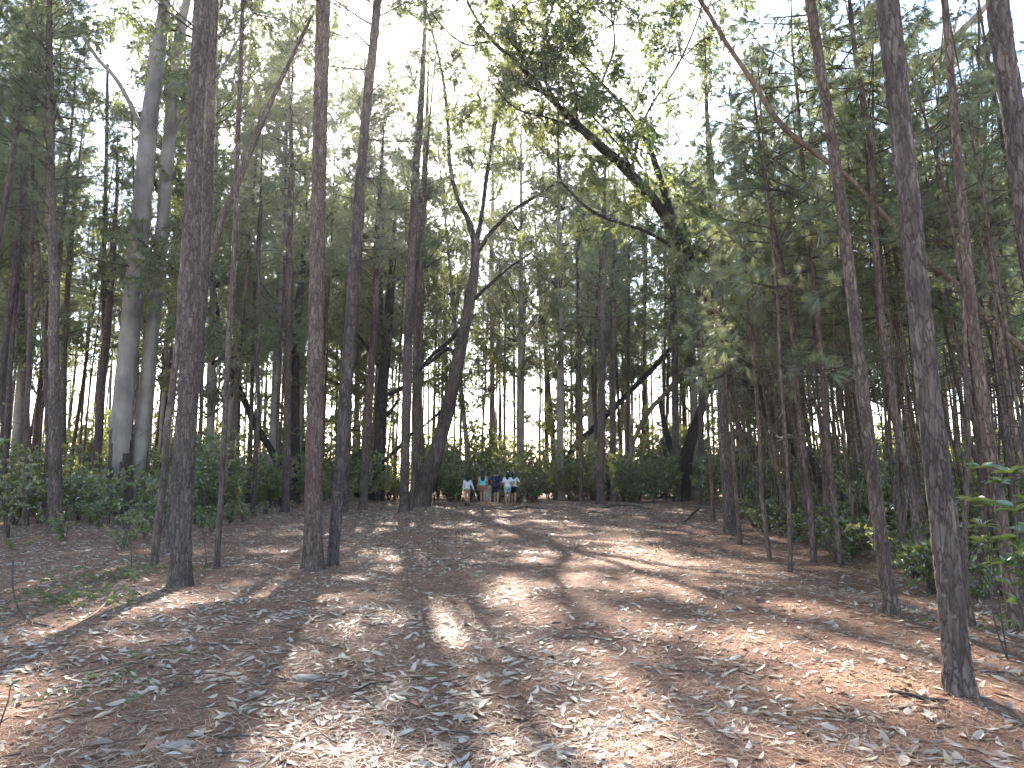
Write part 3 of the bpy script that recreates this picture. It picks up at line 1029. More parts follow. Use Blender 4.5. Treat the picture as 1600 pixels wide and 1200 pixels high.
tree('forked_tree', 'great leaning forked tree beside the walkers', 'tree',
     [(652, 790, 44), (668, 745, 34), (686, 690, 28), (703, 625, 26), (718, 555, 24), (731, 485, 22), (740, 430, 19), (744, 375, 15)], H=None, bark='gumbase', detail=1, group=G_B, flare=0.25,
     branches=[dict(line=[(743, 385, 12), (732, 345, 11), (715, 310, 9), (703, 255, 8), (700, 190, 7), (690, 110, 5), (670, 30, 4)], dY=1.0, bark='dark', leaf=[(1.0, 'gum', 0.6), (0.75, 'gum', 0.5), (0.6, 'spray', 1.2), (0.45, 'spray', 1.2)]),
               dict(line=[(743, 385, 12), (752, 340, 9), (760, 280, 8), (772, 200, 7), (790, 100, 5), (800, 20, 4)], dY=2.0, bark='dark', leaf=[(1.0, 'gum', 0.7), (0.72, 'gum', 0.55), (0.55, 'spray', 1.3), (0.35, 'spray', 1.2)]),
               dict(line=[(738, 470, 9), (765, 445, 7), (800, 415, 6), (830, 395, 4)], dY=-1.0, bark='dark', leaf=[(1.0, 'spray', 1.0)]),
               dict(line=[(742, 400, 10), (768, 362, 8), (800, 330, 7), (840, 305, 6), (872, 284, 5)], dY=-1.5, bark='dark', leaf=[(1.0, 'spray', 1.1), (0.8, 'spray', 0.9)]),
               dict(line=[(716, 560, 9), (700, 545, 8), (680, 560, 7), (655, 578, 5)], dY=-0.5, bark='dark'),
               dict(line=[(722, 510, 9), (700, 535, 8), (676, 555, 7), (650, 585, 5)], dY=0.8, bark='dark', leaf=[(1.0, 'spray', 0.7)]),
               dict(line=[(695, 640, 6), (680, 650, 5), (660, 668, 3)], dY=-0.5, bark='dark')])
tree('gum_tree', 'brown ribbed trunk rising straight behind the forked tree', 'tree',
     [(662, 790, 22), (655, 690, 20), (652, 560, 18), (656, 420, 15), (664, 260, 12), (668, 120, 9)], Y=41, H=29, bark='gumbase', detail=1, crown=[('gum', 13, 1.0), ('gum', 17, 0.9)], group=G_B)

# far end, right of the walkers
for x, y, w, w2, dx, h, lab in [
        (855, 772, 8, 5, -6, 18, 'thin pine at the shrub edge just right of the walkers'),
        (908, 784, 8, 6, -8, 19, 'thin pine between the walkers and the pair of tall straight pines'),
        (938, 788, 15, 11, 6, 21, 'thicker of the pair of tall straight pines at the far end'),
        (958, 784, 12, 9, 2, 20, 'slimmer of the pair of tall straight pines at the far end'),
        (1006, 772, 7, 5, 3, 18, 'thin pine behind the tan slanting pole'),
        (1058, 783, 14, 10, -12, 19, 'straight pine standing alone where the path bends right'),
        (980, 778, 6, 4, 4, 17, 'spindly pine just right of the tall straight pair'),
        (1098, 790, 11, 8, -12, 18, 'pine behind the leafy bush at the bend of the path')]:
    tree('pine_tree', lab, 'tree', [(x, y, w), (x + dx * 0.2, y - 160, w * 0.95), (x + dx * 0.5, y - 320, (w + w2) / 2), (x + dx, y - 520, w2)], H=h,
         crown=('pine', 9.0, 1.0), group=G_B, twigs=14, detail=1 if w > 11 else 0)
tree('pine_tree', 'dark cracked pine at the bend, front of the right thicket', 'tree',
     [(1141, 832, 23), (1133, 700, 22), (1127, 560, 20), (1118, 400, 17), (1108, 230, 14)], H=15, detail=1, crown=('young', 8.5, 0.8), group=G_R, twigs=16)
tree('leaning_pole', 'tan bare pole slanting between the far pines', 'tree',
     [(958, 705, 8), (1003, 662, 9), (1046, 608, 9), (1072, 570, 8)], Y=43, H=None, bark='tan', flare=0.0, group=G_B)
tree('fallen_tree', 'dark fallen trunk leaning up to the right behind the far pines', 'tree',
     [(868, 742, 13), (893, 706, 13), (930, 668, 12), (985, 610, 11), (1038, 556, 10), (1088, 505, 8)], Y=49, H=None, bark='dark', flare=0.0, group=G_B)
tree('dark_stump_tree', 'black arching trunk behind the lone pine at the bend', 'tree',
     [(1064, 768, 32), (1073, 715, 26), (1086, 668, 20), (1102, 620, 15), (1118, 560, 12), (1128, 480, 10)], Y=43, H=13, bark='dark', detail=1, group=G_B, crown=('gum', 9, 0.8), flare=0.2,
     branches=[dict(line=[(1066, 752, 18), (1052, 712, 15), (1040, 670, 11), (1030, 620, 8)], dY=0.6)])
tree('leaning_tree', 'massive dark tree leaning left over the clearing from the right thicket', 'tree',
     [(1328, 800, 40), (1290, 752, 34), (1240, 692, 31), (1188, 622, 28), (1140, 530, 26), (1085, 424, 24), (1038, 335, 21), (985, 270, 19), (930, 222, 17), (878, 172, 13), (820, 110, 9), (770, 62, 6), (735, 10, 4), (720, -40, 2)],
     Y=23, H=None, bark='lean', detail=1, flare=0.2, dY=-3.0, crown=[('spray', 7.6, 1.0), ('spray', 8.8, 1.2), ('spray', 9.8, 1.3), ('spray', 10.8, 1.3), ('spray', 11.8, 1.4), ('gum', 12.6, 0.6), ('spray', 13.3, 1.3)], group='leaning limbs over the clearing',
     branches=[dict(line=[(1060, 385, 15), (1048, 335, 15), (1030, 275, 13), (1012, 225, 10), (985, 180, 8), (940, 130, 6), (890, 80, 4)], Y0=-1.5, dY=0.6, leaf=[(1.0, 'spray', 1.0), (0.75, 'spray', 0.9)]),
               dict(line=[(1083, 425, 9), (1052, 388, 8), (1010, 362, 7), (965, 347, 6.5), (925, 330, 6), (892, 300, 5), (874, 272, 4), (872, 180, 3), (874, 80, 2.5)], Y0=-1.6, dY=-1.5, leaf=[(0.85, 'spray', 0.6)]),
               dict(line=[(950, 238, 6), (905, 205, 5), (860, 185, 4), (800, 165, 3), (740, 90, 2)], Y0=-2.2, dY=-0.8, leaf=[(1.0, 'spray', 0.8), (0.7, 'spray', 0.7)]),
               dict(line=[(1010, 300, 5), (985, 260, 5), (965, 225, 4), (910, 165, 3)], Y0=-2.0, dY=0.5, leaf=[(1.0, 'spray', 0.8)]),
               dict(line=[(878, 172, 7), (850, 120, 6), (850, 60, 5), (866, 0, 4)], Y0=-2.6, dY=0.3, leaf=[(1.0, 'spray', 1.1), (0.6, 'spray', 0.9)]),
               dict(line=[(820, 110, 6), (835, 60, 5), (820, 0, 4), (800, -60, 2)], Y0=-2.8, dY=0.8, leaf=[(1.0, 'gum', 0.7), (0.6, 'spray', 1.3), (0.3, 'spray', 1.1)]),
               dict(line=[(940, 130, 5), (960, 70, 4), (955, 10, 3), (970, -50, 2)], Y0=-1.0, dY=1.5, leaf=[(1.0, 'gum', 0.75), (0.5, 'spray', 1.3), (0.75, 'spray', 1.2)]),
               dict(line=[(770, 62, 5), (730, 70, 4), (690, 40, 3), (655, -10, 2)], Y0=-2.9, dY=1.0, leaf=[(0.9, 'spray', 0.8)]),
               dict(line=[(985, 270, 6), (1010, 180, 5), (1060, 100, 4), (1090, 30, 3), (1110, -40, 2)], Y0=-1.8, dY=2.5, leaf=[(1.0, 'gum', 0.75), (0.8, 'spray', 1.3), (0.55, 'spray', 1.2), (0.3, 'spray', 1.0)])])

# right side
tree('pine_tree', 'nearest big pine at the right with flaking plated bark', 'tree',
     [(1500, 1082, 50), (1484, 920, 47), (1462, 720, 44), (1438, 500, 41), (1414, 260, 38), (1386, 0, 36)], H=15, detail=2, crown=('pine', 9.0, 0.8), group=G_R, twigs=0, flare=0.35)
tree('pine_tree', 'reddish slim pine left of the nearest big pine', 'tree',
     [(1394, 960, 26), (1375, 830, 25), (1353, 650, 23), (1330, 450, 21), (1303, 240, 20), (1266, 0, 18)], H=14, detail=2, bark='red', crown=('pine', 8.5, 0.8), group=G_R, twigs=6, flare=0.35)
tree('pine_tree', 'slim pine half hidden behind the nearest big pine', 'tree',
     [(1512, 975, 24), (1494, 850, 21), (1468, 690, 18), (1452, 560, 16), (1438, 420, 15)], H=11, detail=1, bark='red', crown=('pine', 7.5, 0.6), group=G_R, twigs=8)
tree('pine_tree', 'scarred slim pine between the nearest big pine and the right edge', 'tree',
     [(1588, 985, 25), (1566, 820, 23), (1544, 680, 22), (1520, 500, 19), (1498, 260, 15), (1476, 0, 12)], H=13, detail=2, bark='red', crown=('pine', 8.5, 0.7), group=G_R, twigs=8, flare=0.1)
tree('pine_tree', 'thick pine crossing the top right corner', 'tree',
     [(1716, 1040, 46), (1690, 820, 43), (1650, 600, 41), (1612, 380, 40), (1585, 190, 39), (1558, 0, 37)], H=15, detail=2, crown=('pine', 10, 0.8), group=G_R, twigs=3, flare=0.1)
tree('pine_tree', 'grey flaking sapling crowding behind the reddish slim pine', 'tree',
     [(1440, 905, 15), (1420, 760, 14), (1398, 640, 13), (1378, 500, 12), (1366, 380, 12), (1352, 200, 10), (1330, 20, 9)], H=13, detail=1, bark='red', crown=('pine', 8.0, 0.7), group=G_R, twigs=10)
tree('pine_tree', 'slim sapling touching the front of the right thicket', 'tree',
     [(1272, 880, 12), (1258, 740, 11), (1246, 600, 10), (1224, 440, 9), (1196, 290, 8), (1180, 180, 7)], H=11, detail=1, bark='red', crown=('young', 4.6, 0.9), group=G_R, twigs=14)
tree('pine_tree', 'pale spotted sapling in the right thicket beside the low bushes', 'tree',
     [(1314, 884, 11), (1304, 780, 10), (1290, 640, 10), (1278, 500, 9), (1262, 340, 8), (1242, 120, 6)], H=12, detail=1, bark='red', crown=('young', 5.0, 1.0), group=G_R, twigs=14)
tree('curved_limb_tree', 'long smooth curving stem arching across the right pines', 'tree',
     [(1760, 760, 18), (1690, 640, 14), (1600, 550, 12), (1545, 500, 11.5), (1500, 450, 11), (1440, 400, 11), (1385, 340, 10.5), (1330, 280, 10), (1275, 240, 10), (1230, 205, 10), (1195, 165, 9.5), (1160, 105, 9), (1128, 50, 8), (1088, -10, 7)],
     Y=11.5, H=None, bark='tan', detail=1, flare=0.0, group='leaning limbs over the clearing')
tree('gum_tree', 'grey forked gum rising behind the right pines', 'tree',
     [(1345, 830, 28), (1335, 640, 26), (1322, 420, 24), (1312, 250, 22), (1306, 150, 16), (1290, 60, 12), (1275, 0, 10)], Y=21, H=17, bark='gum', detail=1, group='leaning limbs over the clearing',
     crown=[('gum', 14, 0.6)],
     branches=[dict(line=[(1312, 200, 14), (1325, 150, 13), (1345, 100, 12), (1365, 30, 9), (1372, -20, 7)], dY=0.8),
               dict(line=[(1318, 185, 9), (1345, 165, 10), (1400, 140, 10), (1440, 105, 13), (1490, 60, 13), (1545, 5, 11), (1600, -60, 8)], dY=-1.5, leaf=[(1.0, 'gum', 0.6)]),
               dict(line=[(1430, 200, 9), (1446, 150, 9), (1480, 85, 6), (1500, 10, 5)], Y0=-1.1, dY=0.3)])
HAND = list(TRUNK_XY)


# ------------------------------------------------------------------ the stands that only read as many alike trunks
def plain_tree(name, label, group, x, y, d, H, hc, crown, lean=(0, 0), bark='pine', twigs=6, scale=1.0, bend=0.0, low=None):
    rng = np.random.default_rng(int(RNG.integers(1 << 30)))
    b = np.array((x, y, float(gz(x, y)) - 0.05))
    n = 9
    s = np.linspace(0, 1, n)
    P = np.stack((lean[0] * s * H + bend * np.sin(s * math.pi) + np.cumsum(rng.normal(0, 0.03, n)), lean[1] * s * H + np.cumsum(rng.normal(0, 0.03, n)), s * H), -1)
    P[0, :2] = 0
    R = d / 2 * (1 - 0.75 * s ** 1.2)
    Q = catmull(np.column_stack((P, R)), 0.7)
    root = link(name, None, None, b)
    tag(root, label if len(label.split()) <= 16 else ' '.join(label.split()[:16]), 'tree', group)
    mb = MB()
    RR = Q[:, 3] * (1 + 0.3 * np.exp(-Q[:, 2] / 0.3))
    add_tube(mb, Q[:, :3], np.maximum(RR, 0.006), 8, 0, disp=lumps(int(rng.integers(9999))))
    if twigs:
        dead_twigs(mb, Q[:, :3], RR, rng, twigs, 1.0, hc + 1, L=(0.2, 0.9))
    link('trunk', mb.mesh('trunk', [M[bark], M['twig']]), root)
    i = min(len(Q) - 2, int(np.searchsorted(Q[:, 2], hc)))
    put_crown(root, crown, Q[i, :3], unit(unit(Q[i + 1, :3] - Q[i, :3]) + np.array((0, 0, 0.5))), scale)
    if low:
        put_crown(root, crown, Q[int(np.searchsorted(Q[:, 2], hc - low * 0.35)), :3], unit(unit(Q[i + 1, :3] - Q[i, :3]) + np.array((0, 0, 0.5))), scale * 0.8)
    TRUNK_XY.append((x, y, d / 2))
    return root


def place(x, y, full=True):
    """where a thing shows, named by the trees one can find"""
    u = CX + FPX * x / y
    for lim, w_ in ((95, 'near the left edge'), (215, 'left of the pale gums'), (330, 'around the thick rough-barked pine'), (480, 'left of the red stained pine'), (620, 'between the red stained pine and the forked tree'),
                    (735, 'around the great forked tree'), (850, 'directly behind the walkers'), (960, 'left of the tall straight pair'), (1060, 'between the tall straight pair and the lone pine'),
                    (1150, 'around the bend of the path'), (1290, 'under the massive leaning tree'), (1400, 'left of the reddish slim pine'), (1500, 'behind the nearest big pine')):
        if u < lim:
            return w_
    return 'near the right edge'


def free(x, y, gap):
    return all((x - a) ** 2 + (y - b) ** 2 > (gap + r) ** 2 for a, b, r in TRUNK_XY)


def left_edge(y):
    return np.interp(y, [0, 8, 14, 20, 30, 40, 60], [-4, -5.5, -6.6, -7.6, -9.0, -8.5, -8])


def right_edge(y):
    return np.interp(y, [0, 8, 12, 20, 33, 38, 60], [4.8, 4.9, 5.6, 6.6, 8.6, 10, 11])


def scatter_trees(n, region, gap, make):
    done = tries = 0
    while done < n and tries < n * 60:
        tries += 1
        x, y = region()
        u = CX + FPX * x / y
        if y > 43 and -3 < x + 3.1 < 5.5 and 20 < y - 22 < 38 and RNG.random() < 0.55:
            continue
        if abs(x) > 0.78 * y + 3 or not free(x, y, gap) or (150 < u < 300 and y < 29):
            continue
        make(x, y)
        done += 1


def mid_left():
    y = RNG.uniform(17, 46)
    return left_edge(y) - 0.8 - RNG.random() * (y * 0.72 + left_edge(y) + 2.0), y


scatter_trees(34, mid_left, 1.0, lambda x, y: plain_tree(
    'pine_tree', 'straight bare-trunked pine of the left stand ' + place(x, y), 'pines of the left stand', x, y, RNG.uniform(0.13, 0.27), RNG.uniform(15, 20), RNG.uniform(6.5, 10.5), 'pine',
    lean=(RNG.normal(0, 0.03), RNG.normal(0, 0.02)), twigs=10, scale=RNG.uniform(0.65, 1.0)))


def back():
    y = RNG.uniform(44, 62)
    return RNG.uniform(-0.75, 0.75) * y, y


scatter_trees(70, back, 0.9, lambda x, y: plain_tree(
    'pine_tree', 'straight slim pine behind the far shrubs ' + place(x, y), 'pines of the far stand', x, y, RNG.uniform(0.13, 0.27), RNG.uniform(20, 27), RNG.uniform(10.5, 17), 'pine_far', low=10.0,
    lean=(RNG.normal(0, 0.025), 0), twigs=6, scale=RNG.uniform(0.9, 1.2)))


def far_back():
    y = RNG.uniform(60, 80)
    return RNG.uniform(-0.74, 0.74) * y, y


scatter_trees(150, far_back, 0.7, lambda x, y: plain_tree(
    'pine_tree', 'faint thin far pine against bright sky ' + place(x, y), 'pines against the sky', x, y, RNG.uniform(0.13, 0.28), RNG.uniform(19, 27), RNG.uniform(10, 16), 'pine_far',
    lean=(RNG.normal(0, 0.015), 0), twigs=0, scale=RNG.uniform(0.9, 1.2)))


# the farthest trunks read as one mass against the sky
FARC = []
for k_ in range(3):
    me_ = pine_crown(400 + k_, H=9, R=2.2, nb=26, nt=5, nn=8, width=0.035, bare=0)
    v_ = np.empty(len(me_.vertices) * 3, np.float32)
    me_.vertices.foreach_get('co', v_)
    f_ = [np.array([p.vertices[:] for p in me_.polygons if len(p.vertices) == n_ and p.material_index == 0], np.int64) for n_ in (3,)]
    FARC.append((v_.reshape(-1, 3), f_[0]))
    bpy.data.meshes.remove(me_)
fw_ = MB()
for k_ in range(130):
    y = RNG.uniform(78, 100)
    x = RNG.uniform(-0.72, 0.72) * y
    h_ = RNG.uniform(19, 28)
    s_ = np.linspace(0, 1, 7)
    P_ = np.stack((x + np.cumsum(RNG.normal(0, 0.05, 7)), y + 0 * s_, gz(x, y) - 0.1 + s_ * h_), -1)
    add_tube(fw_, P_, RNG.uniform(0.07, 0.15) * (1 - 0.7 * s_), 6, 0)
    v_, f_ = FARC[k_ % 3]
    fw_.add(v_ * RNG.uniform(0.9, 1.3) + P_[3], f_, 1)
tag(link('far_wood', fw_.mesh('far_wood', [M['pine'], M['needle']], smooth=False)), 'far wood of slender trunks seen as one mass', 'wood', kind='stuff')


def thicket():
    y = RNG.uniform(9, 32)
    return right_edge(y) + 0.5 + abs(RNG.normal(0, 2.8)), y


scatter_trees(165, thicket, 0.28, lambda x, y: plain_tree(
    'pine_sapling', ('thin bare sapling at the front of the right thicket ' if y < 15 else 'thin bare sapling midway into the right thicket ' if y < 22 else 'thin bare sapling deep in the right thicket ') + place(x, y), 'saplings of the right thicket', x, y, RNG.uniform(0.035, 0.09), RNG.uniform(7, 11), RNG.uniform(3.2, 6.0), 'young',
    lean=(RNG.normal(-0.06, 0.04), RNG.normal(0, 0.03)), bark='red', twigs=12, scale=RNG.uniform(0.5, 0.85) if RNG.random() < 0.45 else 0.28, bend=RNG.normal(0, 0.25)))
for px_, y_, d_, h_, hc_, sc_, lab_ in [(1150, 17, 0.09, 10, 3.4, 0.8, 'young pine with feathery pale needles left of the right thicket'), (1195, 14.5, 0.08, 10, 3.2, 0.85, 'young pine with sunlit needle sprays beside the dark cracked pine'),
                                        (1225, 12.5, 0.07, 9, 2.7, 0.8, 'young pine with low bright needle tufts at the thicket edge'), (1285, 15.5, 0.09, 10, 3.4, 0.95, 'young pine with drooping pale needles deep in the thicket'),
                                        (1340, 18, 0.10, 10, 4.0, 1.0, 'young feathery pine behind the reddish slim pine'),
                                        (1110, 24, 0.12, 11, 4.5, 1.0, 'young feathery pine rising behind the dark cracked pine'), (1255, 20, 0.11, 11, 4.2, 1.05, 'young feathery pine over the massive leaning trunk'),
                                        (1405, 15, 0.09, 9, 3.6, 0.9, 'young pine with pale needles between the reddish and the nearest big pine'), (1475, 17, 0.10, 10, 3.8, 1.0, 'young pine with pale needles right of the nearest big pine'),
                                        (1545, 14, 0.09, 8, 3.2, 0.9, 'young pine with pale needles behind the scarred slim pine'), (1585, 19, 0.10, 10, 4.2, 1.0, 'young pine with pale needles at the right edge')]:
    plain_tree('pine_tree', lab_, 'young pines of the right thicket', (px_ - CX) / FPX * y_, y_, d_, h_, hc_, 'young', lean=(-0.03, 0), bark='red', twigs=10, scale=sc_)


def right_mid():
    y = RNG.uniform(20, 46)
    return right_edge(y) + 1.0 + RNG.random() * (y * 0.7 - right_edge(y) + 1), y


scatter_trees(17, right_mid, 0.9, lambda x, y: plain_tree(
    'pine_tree', 'young green pine behind the right thicket ' + place(x, y), 'pines behind the right thicket', x, y, RNG.uniform(0.10, 0.2), RNG.uniform(11, 15), RNG.uniform(4.5, 7.5), 'young',
    lean=(RNG.normal(-0.03, 0.03), 0), bark='red', twigs=10, scale=RNG.uniform(1.0, 1.4)))


def gum_region(kind):
    def f():
        if kind == 0:
            y = RNG.uniform(26, 48)
            return left_edge(y) - 2 - RNG.random() * (y * 0.7 + left_edge(y) + 1), y
        if kind == 1:
            y = RNG.uniform(46, 60)
            return RNG.uniform(-16, 18), y
        y = RNG.uniform(28, 48)
        return right_edge(y) + 2 + RNG.random() * (y * 0.66 - right_edge(y)), y
    return f


def leafy_gum(label0, group):
    def f(x, y):
        label = label0 + ' ' + place(x, y)
        H = RNG.uniform(20, 27) if x < 8 else RNG.uniform(12, 15)
        lean = (RNG.normal(0, 0.05), RNG.normal(0, 0.03))
        t = plain_tree('gum_tree', label, group, x, y, RNG.uniform(0.28, 0.5), H, H - 4, 'gum', lean=lean, bark='gumbase' if RNG.random() < 0.6 else 'gum', twigs=8, scale=1.0)
        for h in np.arange(5.0, H - 5.5, 3.0):
            h += RNG.normal(0, 0.8)
            if in_gap(x + lean[0] * h, y, h + 2) and RNG.random() < 0.9:
                continue
            put_crown(t, 'gum', (lean[0] * h, lean[1] * h, h), unit((RNG.normal(0, 0.3), RNG.normal(0, 0.3), 1)), RNG.uniform(0.75, 1.05))
    return f


for x_, y_, h_, lab_ in [(-13.5, 47, 27, 'tall leafy gum behind the forked tree to its left'), (0.5, 50, 26, 'tall leafy gum straight behind the walkers'),
                         (5.5, 52, 23, 'tall leafy gum behind the tall straight pair'), (-11.5, 55, 34, 'tall leafy gum seen through the forked tree'), (-16.5, 44, 30, 'tall leafy gum behind the stout red stained pine'), (-6.0, 46, 21, 'leafy gum right behind the great forked tree'),
                         (-21.5, 46, 30, 'tall leafy gum behind the pale smooth gums'), (-24.5, 37, 28, 'tall leafy gum beyond the dark paired pine'), (-18.2, 37, 27, 'tall leafy gum just behind the pale twin gums'), (-12.5, 39, 28, 'tall leafy gum behind the thin pine on the litter'), (8.5, 55, 25, 'tall leafy gum behind the lone pine at the bend'), (-1.5, 58, 33, 'tallest leafy gum behind the left end of the walkers'), (3.0, 46, 25, 'tall leafy gum behind the thin pines right of the walkers'),
                         (11.5, 47, 22, 'tall leafy gum behind the black arching trunk'), (17, 44, 20, 'tall leafy gum above the right thicket')]:
    t_ = plain_tree('gum_tree', lab_, 'tall leafy gums', x_, y_, 0.5, h_, h_ - 4, 'gum', bark='gum', twigs=4, scale=1.1)
    for hh in np.arange(8, h_ - 5, 2.6):
        if in_gap(x_, y_, hh + 2):
            continue
        put_crown(t_, 'gum', (0, 0, hh), unit((RNG.normal(0, 0.3), RNG.normal(0, 0.3), 1)), RNG.uniform(0.8, 1.15))
scatter_trees(7, gum_region(0), 1.2, leafy_gum('leafy gum of the left stand', 'leafy gums of the left stand'))
scatter_trees(15, gum_region(1), 1.2, leafy_gum('leafy gum beyond the far shrubs', 'leafy gums of the far stand'))
scatter_trees(7, gum_region(2), 1.2, leafy_gum('leafy gum beyond the right thicket', 'leafy gums on the right'))


# ------------------------------------------------------------------ undergrowth
def shrub(label, group, x, y, s, kinds=SHRUB, name='shrub', cat='shrub'):
    f, st = kinds[RNG.integers(len(kinds))]
    root = link(name, None, None, (x, y, float(surf(x, y)) - 0.02))
    root.rotation_euler = (0, 0, RNG.random() * 6.283)
    root.scale = (s * RNG.uniform(0.9, 1.15), s * RNG.uniform(0.9, 1.15), s)
    tag(root, label, cat, group)
    link('stem', st, root)
    link('foliage', f, root)
    return root


for _ in range(116):
    y = RNG.uniform(40.5, 52)
    x = RNG.uniform(-16, 12)
    shrub('leafy shrub of the far thicket ' + place(x, y), 'shrubs behind the walkers', x, y, RNG.uniform(0.85, 1.1) * (0.55 + 0.06 * (y - 40)) + 0.35)
for k_ in range(62):
    y = RNG.uniform(48, 66)
    x = (RNG.uniform(-0.72, 0.5) if k_ < 40 else RNG.uniform(-0.72, -0.25)) * y
    shrub('tall shrub beyond the far thicket ' + place(x, y), 'tall shrubs beyond the far thicket', x, y, RNG.uniform(1.5, 2.1), name='tall_shrub')
for _ in range(95):
    y = RNG.uniform(21, 44)
    x = left_edge(y) - 1.6 - abs(RNG.normal(0, 5))
    if x < -0.78 * y - 2:
        continue
    shrub('leafy shrub under the left pines ' + place(x, y), 'shrubs under the left pines', x, y, RNG.uniform(0.55, 1.0))
for _ in range(85):
    y = RNG.uniform(14, 48)
    x = right_edge(y) + 1.2 + abs(RNG.normal(0, 5))
    if x > 0.78 * y + 2:
        continue
    shrub('leafy shrub at the foot of the right thicket ' + place(x, y), 'shrubs under the right thicket', x, y, RNG.uniform(0.45, 0.85) + 0.02 * max(0, y - 24))
for _ in range(46):
    y = RNG.uniform(30, 52)
    x = right_edge(y) + 1.0 + RNG.random() * (0.75 * y - right_edge(y))
    shrub('tall shrub behind the right thicket ' + place(x, y), 'tall shrubs behind the right thicket', x, y, RNG.uniform(1.1, 1.6), name='tall_shrub')
for _ in range(84):
    y = RNG.uniform(9.5, 27)
    x = right_edge(y) + 0.15 + abs(RNG.normal(0, 1.4))
    shrub('knee-high plant edging the right thicket ' + place(x, y), 'low plants at the right edge', x, y, RNG.uniform(0.35, 1.3), LOW, 'low_plant', 'plant')
for _ in range(60):
    y = RNG.uniform(15, 34)
    x = left_edge(y) - 0.3 - abs(RNG.normal(0, 2.4))
    shrub('knee-high plant before the left shrubs ' + place(x, y), 'low plants on the left', x, y, RNG.uniform(0.25, 1.2), LOW, 'low_plant', 'plant')
for px, Y, s, lab in [(1110, 33, 0.9, 'rounded leafy bush at the bend of the path'),
                      (20, 18, 0.75, 'pale leafy bush at the left edge of the picture'),
                      (500, 36, 0.75, 'bright leafy bush between the pair of left pines and the far shrubs'),
                      (545, 35, 0.6, 'sunlit bush right of the tilted slimmer pine')]:
    p = at(px, 745, Y)
    shrub(lab, None, p[0], Y, s)


# bright sprigs: a thin stem with whorls of big leaves
def sprig(label, Y, stems, ll, mat='sprig', name='leafy_sprig', per=9):
    rng = np.random.default_rng(int(RNG.integers(1 << 30)))
    bx, by = at(stems[0][0][0], 745, Y)[0], Y
    base = np.array((bx, by, float(surf(bx, by)) - 0.02))
    root = link(name, None, None, base)
    tag(root, label, 'plant', 'bright leafy sprigs')
    for ln_ in stems:
        P = [at(x, y, Y + rng.normal(0, 0.06)) - base for x, y in ln_]
        P = np.vstack(((0, 0, 0), P)) if P[0][2] > 0.05 else np.array(P)
        Q = catmull(P, 0.05)
        b = MB()
        add_tube(b, Q, np.linspace(0.008, 0.003, len(Q)), 6)
        link('stem', b.mesh('stem', [M['twig']]), root)
        for f in (0.62, 0.82, 1.0):
            c = Q[int(f * (len(Q) - 1))]
            n = per if f == 1 else per // 2 + 1
            for _ in range(n):
                a = rng.random() * 6.283
                d = unit(np.array((math.cos(a), math.sin(a), rng.uniform(0.1, 1.0))))
                L = rng.uniform(*ll)
                S = unit(np.cross(d, (0, 0, 1) + rng.normal(0, 0.3, 3)))
                U = np.cross(S, d)
                s = np.linspace(0, 1, 6)
                w = np.sin(np.clip(s, 0.02, 0.98) ** 0.85 * math.pi) * 0.17 * L
                V = []
                for q, ww in zip(s, w):
                    m = c + d * L * q - np.array((0, 0, 0.28)) * L * q * q
                    V += [m - S * ww + U * ww * 0.35, m, m + S * ww + U * ww * 0.35]
                F = [(i * 3 + j, i * 3 + j + 1, i * 3 + j + 4, i * 3 + j + 3) for i in range(5) for j in (0, 1)]
                lb = MB()
                lb.add(np.array(V), np.array(F))
                link('leaf', lb.mesh('leaf', [M[mat]]), root)
    return root


sprig('glossy bright-leaved sprig lit by sun in front of the scarred slim pine', 6.6, [[(1552, 960), (1545, 850), (1532, 732)], [(1548, 870), (1520, 785)], [(1548, 840), (1562, 755)]], (0.12, 0.19), per=13)
sprig('big-leaved green plant at the right edge of the picture', 6.4, [[(1600, 980), (1590, 860), (1580, 740)], [(1596, 900), (1612, 790)], [(1598, 960), (1570, 880)], [(1598, 900), (1588, 800)]], (0.15, 0.24), mat='sprig', per=12)
sprig('small green sprig with lit leaves in front of the pale gums', 15.5, [[(196, 850), (203, 800), (205, 735)], [(200, 820), (214, 790)], [(196, 840), (178, 770)]], (0.08, 0.15))
sprig('thin sprig with pale new leaves left of the thin dark pine', 12.5, [[(206, 900), (204, 850), (198, 790)]], (0.07, 0.12))
sprig('green leafy twig poking in at the left edge', 9.0, [[(-60, 800), (-30, 740), (4, 692)]], (0.12, 0.18), mat='shrub')
sprig('little seedling on the litter at the left edge', 4.35, [[(14, 1090), (16, 1072)]], (0.04, 0.07), mat='fern', per=5)
sprig('yellow-green seedling beside the reddish slim pine', 8.9, [[(1378, 930), (1376, 905), (1370, 885)], [(1378, 930), (1400, 882)]], (0.05, 0.09))
sprig('fine seedling right of the thick rough-barked pine', 13.0, [[(322, 880), (320, 850), (316, 822)]], (0.06, 0.10), mat='fern')

